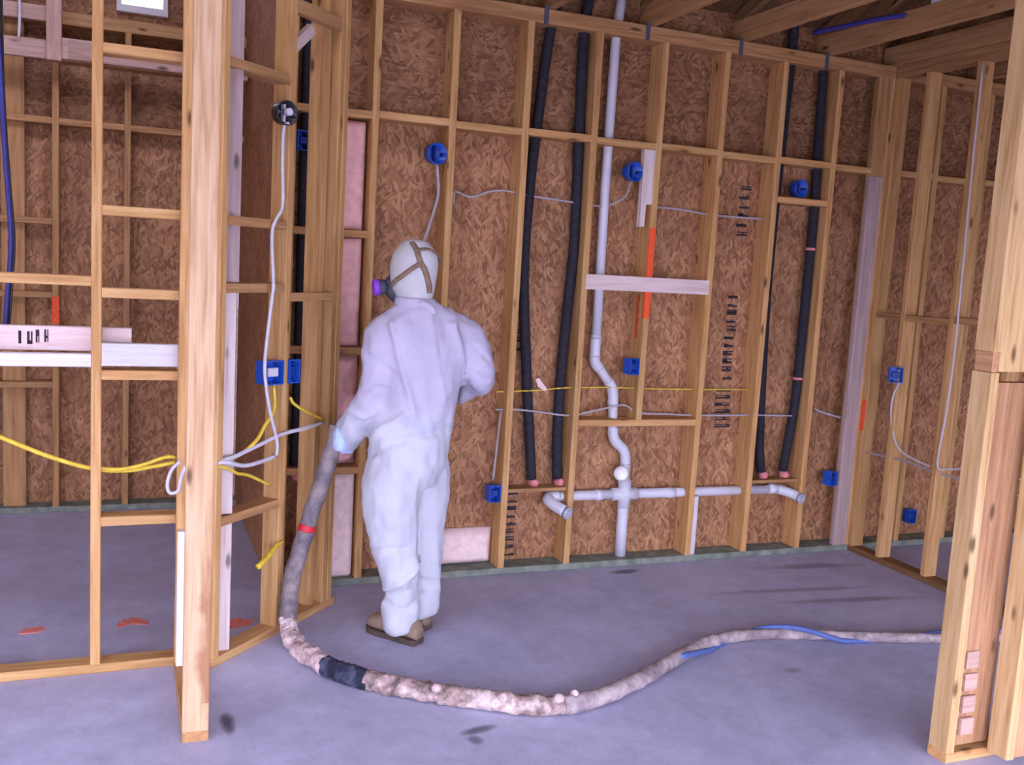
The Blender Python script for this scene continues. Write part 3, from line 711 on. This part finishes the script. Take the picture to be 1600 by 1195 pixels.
# cables on the right partition
cable([(4.392, 4.56, 1.15), (4.392, 4.60, 1.06), (4.40, 4.61, .95), (4.41, 4.57, .80), (4.42, 4.51, .73), (4.43, 4.40, .70), (4.44, 4.30, .685)], .006, M_WIRE, 'white cable below the blue box on the right partition')
cable([(4.394, 4.20, 2.98), (4.392, 4.194, 2.6), (4.394, 4.19, 2.283), (4.394, 4.178, 1.854), (4.392, 4.165, 1.345), (4.394, 4.18, 1.0), (4.394, 4.20, .72), (4.42, 4.15, .70), (4.44, 4.0, .74), (4.44, 3.86, .75), (4.44, 3.5, .75)], .0055, M_WIRE, 'white cable stapled down the third stud of the right partition')
cable([(4.44, 4.82, .66), (4.44, 4.7, .665), (4.44, 4.5, .675), (4.44, 4.3, .66), (4.44, 3.9, .66), (4.44, 3.5, .66)], .007, M_GREYW, 'grey cable threaded level through the right partition studs')
cable([(3.74, 4.85, 3.182), (3.77, 4.73, 3.184), (3.84, 4.39, 3.184), (3.99, 4.1, 3.184), (4.08, 3.85, 3.184), (4.3, 3.2, 3.184)], .014, M_BLUEW, 'dark blue tube lying across the roof truss chords, top right')
# vertical wire on the far soffit
cable(W3([(-.58, 3.2), (-.575, 3.0), (-.58, 2.85)], 6.36), .008, M_WIRE, 'white wire hanging in front of the soffit frame, top left')
# yellow ribbon end
rb_pts = [dl(.225, .385, -.05), dl(.27, .398, -.045), dl(.34, .415, -.03), dl(.40, .43, -.015), dl(.46, .435, -.006)]
cable(rb_pts, [.013] * 8 + [.012] * 5 + [.010] * 5 + [.006] * 3, M_YEL, 'yellow cable end sticking out low by the diagonal partition stud', 'cable_end')

# ------------------------------------------------------------------ spray foam
def foam(x0, x1, z0, z1, yf, mat, label, seed, amp=.02, edge=.02, nx=14, nz=26, back=DB):
    r = Vector((seed * 3.1, seed * 1.7, seed))
    vs, fs = [], []
    for j in range(nz + 1):
        for i in range(nx + 1):
            u_, v_ = i / nx, j / nz
            x, z = x0 + (x1 - x0) * u_, z0 + (z1 - z0) * v_
            e = min(u_, 1 - u_) * (x1 - x0); e2 = min(v_, 1 - v_) * (z1 - z0); e = min(e, e2)
            rr = max(0, 1 - e / edge) ** 2 * edge
            y = yf + rr + amp * noise.fractal(Vector((x, z, 0)) * 14 + r, .8, 2, 4) * min(1, e / .01 + .1)
            vs.append((x, min(y, back - .003), z))
    W_ = nx + 1; nv = len(vs)
    for j in range(nz):
        for i in range(nx): fs.append((j * W_ + i, j * W_ + i + 1, (j + 1) * W_ + i + 1, (j + 1) * W_ + i))
    per = [i for i in range(W_)] + [j * W_ + nx for j in range(1, nz + 1)] + [nz * W_ + i for i in range(nx - 1, -1, -1)] + [j * W_ for j in range(nz - 1, 0, -1)]
    for p in per: vs.append((vs[p][0], back - .0005, vs[p][2]))
    n = len(per)
    for k in range(n): fs.append((per[k], per[(k + 1) % n], nv + (k + 1) % n, nv + k))
    fs.append(tuple(nv + k for k in range(n)))
    o = mesh_obj('spray_foam', [(x - x0, y - yf, z - z0) for x, y, z in vs], fs, mat, None, True); o.location = (x0, yf, z0)
    return tag(o, label, 'insulation', 'pink spray foam in the back wall')
fx0, fx1 = SX[0] + .12, SX[1] - .035
foam(fx0, fx1, 1.862, 2.40, 4.905, M_FOAM, 'pink spray foam in the highest filled pocket left of the worker', 1)
foam(fx0, fx1, 1.267, 1.818, 4.90, M_FOAM, 'pink spray foam beside the worker\'s mask', 2)
foam(fx0, fx1 + .01, .642, 1.222, 4.90, M_FOAM, 'lumpy pink spray foam behind the worker\'s gloved hand', 3, .05, .05)
foam(fx0, fx1 + .005, .040, .598, 4.885, M_FOAMP, 'pale pink spray foam in the lowest pocket behind the hose', 4, .015)
foam(SX[2] + .022, SX[3] - .024, .040, .245, 4.945, M_FOAMP, 'low pale foam patch on the sheathing right of the worker\'s legs', 5, .02, .05, 18, 14)
tg = mesh_obj('paper_tag', [(0, 0, .06), (.02, -.004, .065), (.05, -.01, .03), (.075, -.008, .0), (.05, -.012, -.006), (.015, -.006, .02),
                          (0, .001, .06), (.02, -.003, .065), (.05, -.009, .03), (.075, -.007, .0), (.05, -.011, -.006), (.015, -.005, .02)],
            [(0, 1, 2, 5), (2, 3, 4, 5), (6, 11, 8, 7), (8, 11, 10, 9)] + [(i, (i + 1) % 6, 6 + (i + 1) % 6, 6 + i) for i in range(6)], M_FOAMP)
tg.location = (2.125, 4.915, 1.045); tag(tg, 'small pale pink paper tag hanging on the left black pipe', 'tag')

# ------------------------------------------------------------------ spray hose
HB = Vector((.693, 4.218, .045))
up_pts = [(.900, 4.305, .96), (.877, 4.30, .859), (.842, 4.295, .742), (.797, 4.29, .596), (.764, 4.28, .481), (.728, 4.27, .366), (.702, 4.26, .251), (.689, 4.245, .135), (.686, 4.20, .070), (.692, 4.10, .042)]
fl_pts = [(.705, 4.00), (.744, 3.894), (.801, 3.775), (.884, 3.672), (.97, 3.59), (1.099, 3.485), (1.232, 3.40), (1.383, 3.305), (1.519, 3.245), (1.648, 3.228), (1.812, 3.268), (2.015, 3.364), (2.256, 3.506), (2.51, 3.644), (2.724, 3.697), (2.901, 3.688), (3.094, 3.642), (3.271, 3.575), (3.52, 3.499), (3.845, 3.413), (4.3, 3.33)]
allp = smooth_path([Vector(p) for p in up_pts] + [Vector((x, y, .040 if x < 2.2 else max(.026, .040 - (x - 2.2) * .02))) for x, y in fl_pts], 8)
hose = empty('spray_hose', HB, label='dirty foam-crusted spray hose curving over the floor up to the worker\'s hand', cat='hose')
def crust(vs, amp, freq, seed, pts, seg, zmin=.0015):
    out = []
    for i, v in enumerate(vs):
        c = pts[i // seg]; d = (v - c)
        a = noise.fractal(v * freq + Vector((seed, 0, 0)), .9, 2, 4)
        w = c + d * (1 + amp * a / d.length)
        w.z = max(w.z, zmin); out.append(w)
    return out
def hose_part(name, i0, i1, r, mat, amp, freq, seed, taper=None, seg=14, parent=None):
    pts = []
    for k in range(i0, i1):                           # resample finer
        for q in range(3): pts.append(allp[k].lerp(allp[k + 1], q / 3))
    pts.append(allp[i1])
    n = len(pts); rs = [r if not taper else r + (taper - r) * k / (n - 1) for k in range(n)]
    vs, fs = tube_data(pts, rs, seg)
    vs = crust(vs, amp, freq, seed, pts, seg)
    return mesh_obj(name, [v - HB for v in vs], fs, mat, parent or hose, True)
def hose_mat(name, c1, c2, c3, scale=9):
    m, N, L, b_ = new_mat(name, .85, .2)
    v, _ = coords(N, L); n = noise_tex(N, L, v, scale, 5, .65, .4); n2 = noise_tex(N, L, v, scale * 3.3, 3)
    c = ramp(N, L, n, [(.36, c1), (.5, c2), (.64, c3)])
    c = mix(N, L, c, ramp(N, L, n2, [(.3, (.75, .75, .78)), (.7, (1.1, 1.1, 1.1))]), 1, 'MULTIPLY')
    L.new(c, b_.inputs['Base Color']); bump(N, L, b_, n2, .5, .006); return m
MH1 = hose_mat('grey_hose_sleeve', (.14, .12, .14), (.22, .185, .185), (.32, .26, .245))
MH2 = hose_mat('foam_crusted_hose', (.15, .11, .10), (.42, .30, .26), (.70, .57, .52), 14)
MH3 = hose_mat('pale_foam_blobs', (.42, .30, .28), (.66, .50, .47), (.80, .68, .65), 16)
MH4 = hose_mat('dusty_tan_hose', (.24, .19, .20), (.38, .31, .31), (.54, .45, .42), 10)
MH5 = hose_mat('black_tape_wrap', (.018, .02, .035), (.035, .04, .07), (.10, .11, .16), 12)
def idx(p): return min(range(len(allp)), key=lambda k: (allp[k] - Vector(p)).length)
iA, iR, iP, iB0, iB1, iM, iG = 0, idx((.768, 4.281, .495)), idx((.687, 4.22, .09)), idx((.79, 3.80, .044)), idx((.93, 3.63, .044)), idx((1.60, 3.23, .044)), idx((2.6, 3.67, .044))
hose_part('upper_sleeve', iA, iR, .039, MH1, .006, 16, 1)
hose_part('red_tape', iR - 1, iR + 1, .0415, M_RED, .001, 10, 2)
hose_part('lower_sleeve', iR, iP, .039, MH1, .006, 16, 3, .040)
hose_part('foam_blob', iP - 1, iB0, .039, MH3, .014, 26, 4)
hose_part('black_tape_wrap', iB0 - 1, iB1, .041, MH5, .008, 22, 5)
hose_part('crusted_section', iB1 - 1, iM, .040, MH2, .011, 24, 6, .038)
hose_part('dusty_section', iM - 1, iG, .038, MH4, .007, 18, 7, .030)
hose_part('dusty_section', iG - 1, len(allp) - 1, .027, MH4, .004, 16, 8, .024)
bl = []
for k in range(iG - 10, len(allp)):
    c = allp[k]; T = (allp[min(k + 1, len(allp) - 1)] - allp[k - 1]).normalized(); s = Vector((-T.y, T.x, 0)); th = (k - iG) * .2 - 2.0
    bl.append(Vector((c.x, c.y, .030)) + s * math.cos(th) * .036 + Vector((0, 0, 1)) * (math.sin(th) * .030) - HB)
tube('blue_air_line', [Vector((p.x, p.y, max(p.z, .012 - HB.z))) for p in bl], .013, simple('blue_hose_rubber', (.10, .16, .40), .5, .3, .15), hose, 8, 2)
for k, (i_, s_) in enumerate(((iM - 14, .02), (iM - 2, .024), (iM + 3, .02), (iB1 + 14, .022))):
    c = allp[i_] - HB
    lathe('foam_lump', [(.003, -.02), (s_ * .8, -.012), (s_, 0), (s_ * .7, .014), (.003, .02)], MH3, c + Vector((.01 * (k % 2), -.03 + .02 * (k % 3), .032)), (.2, .1 * k - .2, 1), hose, 9)

# ------------------------------------------------------------------ the worker
PB = Vector((1.234, 4.142, 0)); RT = Vector((.927, -.374, 0)); NN = Vector((.374, .927, 0))
def pw(a, b_, z): return RT * a + NN * b_ + Vector((0, 0, z))         # local to the person
def ring_loft(rings, seg=24):
    """rings of (a, b, z, ra, rb, yaw)"""
    vs, fs = [], []
    for (a, b_, z, ra, rb_, yw) in rings:
        c, s = math.cos(yw), math.sin(yw)
        for k in range(seg):
            t = 2 * PI * k / seg; x, y = ra * math.cos(t), rb_ * math.sin(t)
            vs.append(pw(a + x * c - y * s, b_ + x * s + y * c, z))
    for i in range(len(rings) - 1):
        for k in range(seg): fs.append((i * seg + k, i * seg + (k + 1) % seg, (i + 1) * seg + (k + 1) % seg, (i + 1) * seg + k))
    fs.append(tuple(range(seg - 1, -1, -1))); fs.append(tuple((len(rings) - 1) * seg + k for k in range(seg)))
    return vs, fs
def limb(rows, seg=16, n=5):
    P = smooth_path([pw(*r[:3]) for r in rows], n)
    R_ = [v.x for v in smooth_path([Vector((r[3], 0, 0)) for r in rows], n)]
    return tube_data(P, R_, seg)
def fuse(name, shells, voxel, mat, parent, smooth_it=6, post=None):
    vs, fs = [], []
    for v, f in shells:
        k = len(vs); vs += v; fs += [tuple(i + k for i in q) for q in f]
    me = bpy.data.meshes.new(name + '_cage'); me.from_pydata([tuple(v) for v in vs], [], fs)
    bm = bmesh.new(); bm.from_mesh(me); bmesh.ops.recalc_face_normals(bm, faces=bm.faces); bm.to_mesh(me); bm.free()
    tmp = bpy.data.objects.new(name + '_cage', me); COL.objects.link(tmp)
    rm = tmp.modifiers.new('r', 'REMESH'); rm.mode = 'VOXEL'; rm.voxel_size = voxel
    sm = tmp.modifiers.new('s', 'SMOOTH'); sm.factor = .5; sm.iterations = smooth_it
    dg = bpy.context.evaluated_depsgraph_get(); dg.update()
    out = bpy.data.meshes.new_from_object(tmp.evaluated_get(dg))
    bpy.data.objects.remove(tmp)
    out.name = name
    if post: post(out)
    for p in out.polygons: p.use_smooth = True
    out.materials.clear(); out.materials.append(mat)
    o = bpy.data.objects.new(name, out); COL.objects.link(o); o.parent = parent
    return o
rad = math.radians
TORSO = [(-.04, .0, .72, .15, .125, rad(45)), (-.042, .0, .80, .185, .16, rad(45)), (-.042, 0, .88, .195, .165, rad(42)), (-.035, 0, .97, .190, .155, rad(36)),
         (-.02, .0, 1.06, .185, .148, rad(30)), (-.005, 0, 1.18, .192, .150, rad(24)), (.0, 0, 1.30, .205, .150, rad(20)), (.0, 0, 1.39, .215, .138, rad(20)), (.0, 0, 1.43, .228, .128, rad(20)),
         (.0, 0, 1.465, .215, .115, rad(20)), (-.005, .0, 1.495, .178, .102, rad(20)), (-.018, .0, 1.520, .135, .092, rad(20)), (-.03, .0, 1.54, .098, .084, rad(20)), (-.04, .0, 1.555, .078, .078, 0)]
ARM_L = [(-.12, -.04, 1.42, .062), (-.165, -.055, 1.395, .080), (-.184, -.065, 1.33, .086), (-.183, -.07, 1.22, .085), (-.205, -.055, 1.12, .084), (-.265, -.01, 1.01, .076), (-.340, .03, .912, .070), (-.362, .036, .864, .066)]
ARM_R = [(.12, .045, 1.42, .062), (.17, .06, 1.40, .080), (.215, .055, 1.35, .084), (.25, .045, 1.27, .078), (.262, .06, 1.215, .074), (.22, .16, 1.17, .064), (.13, .27, 1.12, .056), (.07, .33, 1.08, .052)]
LEG_L = [(-.085, -.06, .88, .115), (-.10, -.07, .76, .132), (-.105, -.07, .63, .128), (-.088, -.065, .52, .112), (-.075, -.06, .42, .105), (-.05, -.06, .30, .084), (-.036, -.06, .235, .073), (-.036, -.062, .16, .086), (-.036, -.062, .09, .088), (-.035, -.062, .045, .080)]
LEG_R = [(.0, .07, .88, .115), (.022, .085, .76, .122), (.028, .095, .62, .113), (.028, .10, .50, .102), (.034, .10, .42, .096), (.046, .10, .30, .085), (.046, .10, .22, .082), (.044, .10, .13, .080), (.042, .10, .060, .074)]
person = empty('person', PB, label='person in white hooded coverall and respirator holding the spray hose, seen from behind', cat='person')
sc = lambda rows, k, n_: [tuple(r[:n_]) + tuple(x * k for x in r[n_:]) for r in rows]
def shrink_t(rows, k): return [(a, b_, z, ra * k, rb_ * k, y) for a, b_, z, ra, rb_, y in rows]
def shrink_l(rows, k): return [(a, b_, z, r * k) for a, b_, z, r in rows]
HF = Vector((-.906, .42)); HL = Vector((-.42, -.906))
HEAD = [(-.040, .0, 1.47, .066, .062), (-.042, .0, 1.52, .064, .060), (-.048, .0, 1.565, .078, .066), (-.056, .002, 1.60, .094, .078), (-.058, .003, 1.65, .102, .086), (-.056, .002, 1.70, .106, .088),
        (-.053, 0, 1.745, .100, .083), (-.052, 0, 1.782, .078, .066), (-.052, 0, 1.806, .046, .040), (-.052, 0, 1.815, .012, .012)]
def head_loft(k=1.0, grow=0.0): return ring_loft([(a, b_, z + grow * (1 if z > 1.8 else 0), rf * k + grow, rs * k + grow, math.atan2(HF.y, HF.x)) for a, b_, z, rf, rs in HEAD])
def hand(cx, cb, cz, parent, name, mat, sgn, hold=True):
    """palm and five fingers closed round a thin vertical grip at the centre"""
    sh = []
    c = Vector((cx, cb, cz))
    sh.append(limb([(cx, cb - .045 * 1, cz + .07, .028), (cx, cb - .046, cz + .03, .036), (cx, cb - .046, cz - .01, .038), (cx, cb - .044, cz - .035, .030)], 12, 3))
    for k in range(4):
        z = cz + .03 - .024 * k; L_ = (.95, 1.0, .95, .8)[k]; r = (.0095, .010, .0095, .0085)[k]
        rows = []
        for t in (0, .25, .5, .75, 1.0):
            th = -PI / 2 + sgn * t * L_ * 3.6
            rows.append((cx + .047 * math.cos(th), cb + .047 * math.sin(th), z - .004 * t, r * (1.05 - .25 * t)))
        sh.append(limb(rows, 8, 3))
    rows = []
    for t in (0, .35, .7, 1.0):
        th = -PI / 2 - sgn * t * 2.2
        rows.append((cx + .048 * math.cos(th), cb + .048 * math.sin(th), cz + .035 + .014 * t, .0115 * (1.05 - .2 * t)))
    sh.append(limb(rows, 8, 3))
    return sh
body_shells = [ring_loft(shrink_t(TORSO, .86)), limb(shrink_l(ARM_L, .62)), limb(shrink_l(ARM_R, .66)), limb(shrink_l(LEG_L, .62)), limb(shrink_l(LEG_R, .64)), head_loft(.93)]
nb = Vector((-.056, .002)) + HF * .10
body_shells.append(limb([(nb.x, nb.y, 1.69, .012), (nb.x + HF.x * .012, nb.y + HF.y * .012, 1.665, .016), (nb.x + HF.x * .004, nb.y + HF.y * .004, 1.645, .012)], 10, 3))
fuse('body', body_shells, .016, M_SKIN, person, 4)
gl = fuse('glove', hand(-.350, .040, .890, person, 'glove', M_GLOVE, 1), .0055, M_GLOVE, person, 3)
gl['label'] = 'pale blue glove closed round the hose'
fuse('glove', hand(.03, .37, 1.05, person, 'glove', M_GLOVE, -1), .0055, M_GLOVE, person, 3)

FOLDS = [([(-.13, 1.45), (-.10, 1.36), (-.075, 1.26), (-.035, 1.16), (-.01, 1.07)], .013, .011), ([(-.21, 1.33), (-.15, 1.29), (-.09, 1.25)], .010, .008),
         ([(.035, 1.50), (.06, 1.38), (.085, 1.25), (.115, 1.12)], .008, .006), ([(.14, 1.46), (.17, 1.36), (.19, 1.24), (.185, 1.12), (.15, 1.02)], .014, .012),
         ([(-.23, .90), (-.14, 1.0), (-.05, 1.06)], .014, .010), ([(-.21, .86), (-.10, .93), (.02, .97), (.14, .98)], .012, -.008),
         ([(.012, .77), (.005, .66), (.02, .52), (.025, .40), (-.02, .27)], .012, .008),
         ([(-.19, .42), (-.10, .46), (-.01, .455)], .010, -.007), ([(-.11, .25), (-.03, .30), (.02, .37)], .013, .012), ([(.02, .27), (.09, .25), (.13, .24)], .012, -.010),
         ([(-.12, .20), (-.02, .17), (.04, .20)], .010, -.009), ([(-.25, 1.14), (-.20, 1.17), (-.13, 1.16)], .010, -.010), ([(-.30, 1.05), (-.23, 1.03), (-.17, 1.07)], .010, .008),
         ([(.23, 1.36), (.27, 1.33), (.30, 1.30)], .010, -.008), ([(.25, 1.24), (.29, 1.22), (.33, 1.22)], .009, -.008)]
def wrinkle(me):
    n = len(me.vertices)
    co = np.empty(n * 3); me.vertices.foreach_get('co', co); co = co.reshape(-1, 3)
    no = np.empty(n * 3); me.vertices.foreach_get('normal', no); no = no.reshape(-1, 3)
    rt = np.array(RT); nn = np.array(NN)
    a = co @ rt; b_ = co @ nn; z = co[:, 2]; facing = np.clip(-(no @ nn) * 1.6, 0, 1)
    d = np.zeros(n)
    for pl, w, h in FOLDS:
        best = np.full(n, 9.0); P = np.array(pl)
        for i in range(len(P) - 1):
            u_ = P[i + 1] - P[i]; L2 = u_ @ u_; t = np.clip(((a - P[i][0]) * u_[0] + (z - P[i][1]) * u_[1]) / L2, 0, 1)
            best = np.minimum(best, np.hypot(a - P[i][0] - t * u_[0], z - P[i][1] - t * u_[1]))
        d += 1.5 * h * np.exp(-(best / w) ** 2) * facing
    for i in range(n):
        v = Vector(co[i])
        q = noise.noise(Vector((v.x * 9 + v.z * 3, v.y * 9, v.z * 4.5))) * .014 + noise.noise(Vector((v.x * 22, v.y * 22 + v.z * 7, v.z * 15)) + Vector((5, 0, 0))) * .008
        d[i] += q
    co += no * d[:, None]
    me.vertices.foreach_set('co', co.ravel()); me.update()
fuse('coverall', [ring_loft(TORSO), limb(ARM_L), limb(ARM_R), limb(LEG_L), limb(LEG_R)], .0115, M_SUIT, person, 5, wrinkle)
fuse('collar', [ring_loft([(-.04, .0, 1.515, .092, .090, 0), (-.042, .0, 1.54, .096, .093, 0), (-.044, .0, 1.562, .090, .088, 0), (-.044, .0, 1.566, .074, .074, 0)]), limb([(-.01, -.085, 1.548, .016), (.03, -.085, 1.525, .02), (.055, -.08, 1.50, .012)], 10, 3)], .007, M_SUIT, person, 2)
hood = fuse('hood', [head_loft(1.0, .006)], .008, M_HOOD, person, 4)
def headpt(phi, z, off):
    for i in range(len(HEAD) - 1):
        if HEAD[i][2] <= z <= HEAD[i + 1][2]:
            t = (z - HEAD[i][2]) / (HEAD[i + 1][2] - HEAD[i][2]); h0 = [HEAD[i][k] * (1 - t) + HEAD[i + 1][k] * t for k in range(5)]
            break
    else: h0 = list(HEAD[-1])
    q = HF * (math.cos(phi) * (h0[3] + .006 + off)) + HL * (math.sin(phi) * (h0[4] + .006 + off))
    return pw(h0[0] + q.x, h0[1] + q.y, z)
def strap(path): return tube('strap', [headpt(rad(p), z, .003) for p, z in path], .013, M_STRAP, person, 8, 6, True, .45)
strap([(48, 1.615), (70, 1.635), (95, 1.665), (118, 1.70), (132, 1.715)])
strap([(132, 1.715), (126, 1.74), (122, 1.765), (115, 1.785), (100, 1.804)])
strap([(132, 1.715), (142, 1.69), (152, 1.655), (160, 1.62), (165, 1.59)])
strap([(-48, 1.615), (-85, 1.66), (-120, 1.71), (-150, 1.75), (160, 1.778), (122, 1.775)])
mc = Vector((-.058, .003)) + HF * .103
fuse('respirator', [limb([(mc.x - HF.x * .03, mc.y - HF.y * .03, 1.655, .028), (mc.x, mc.y, 1.62, .040), (mc.x - HF.x * .01, mc.y - HF.y * .01, 1.575, .038), (mc.x - HF.x * .04, mc.y - HF.y * .04, 1.555, .026)], 14, 4)], .008, M_GREYR, person, 3)
def filt(side):
    d = (HF * .62 + HL * .62 * side).normalized(); c0 = mc + HF * .01 + HL * .02 * side
    f = lathe('filter_holder', [(.018, 0), (.026, .012), (.034, .02), (.034, .045), (.028, .048)], M_GREYR, pw(c0.x, c0.y, 1.602), pw(d.x, d.y, -.08), person, 20)
    c1 = c0 + d * .042
    lathe('filter_cartridge', [(.028, 0), (.036, .003), (.037, .025), (.033, .029), (.006, .030)], M_PURPLE, pw(c1.x, c1.y, 1.599), pw(d.x, d.y, -.08), person, 20)
filt(1); filt(-1)
def boot(ha, hb, ta, tb, label=None):
    h = Vector((ha, hb)); d = (Vector((ta, tb)) - h); L_ = d.length; d.normalize(); s = Vector((-d.y, d.x))
    rows = [(-.01, .03, .075), (.0, .036, .10), (.04, .040, .12), (.09, .041, .125), (.13, .042, .105), (.18, .050, .095), (.23, .051, .090), (.27, .042, .078), (.292, .022, .055)]
    seg = 14; vs, fs = [], []
    for (t, w, hh) in rows:
        t = t * L_ / .29; c = h + d * t
        for k in range(seg):
            th = 2 * PI * k / seg; cs, sn = math.cos(th), math.sin(th)
            x = w * math.copysign(abs(cs) ** .7, cs); z = .022 + (hh - .022) * (.5 + .5 * math.copysign(abs(sn) ** .75, sn))
            q = c + s * x; vs.append(pw(q.x, q.y, z))
    for i in range(len(rows) - 1):
        for k in range(seg): fs.append((i * seg + k, i * seg + (k + 1) % seg, (i + 1) * seg + (k + 1) % seg, (i + 1) * seg + k))
    fs += [tuple(range(seg)), tuple((len(rows) - 1) * seg + k for k in range(seg))]
    bo = mesh_obj('boot', vs, fs, M_BOOT, person, True)
    out = []
    for (t, w, hh) in rows: out.append((t, w + .004))
    ol = [(t, w) for t, w in out] + [(t, -w) for t, w in reversed(out)]
    sv = []
    for z in (.0, .026):
        for t, w in ol:
            q = h + d * (t * L_ / .29) + s * w; sv.append(pw(q.x, q.y, z))
    m_ = len(ol)
    mesh_obj('sole', sv, [tuple(range(m_)), tuple(range(m_, 2 * m_))] + [(i, (i + 1) % m_, m_ + (i + 1) % m_, m_ + i) for i in range(m_)], M_SOLE, bo)
boot(.045, -.10, -.195, .055)
boot(.07, .075, -.15, .225)
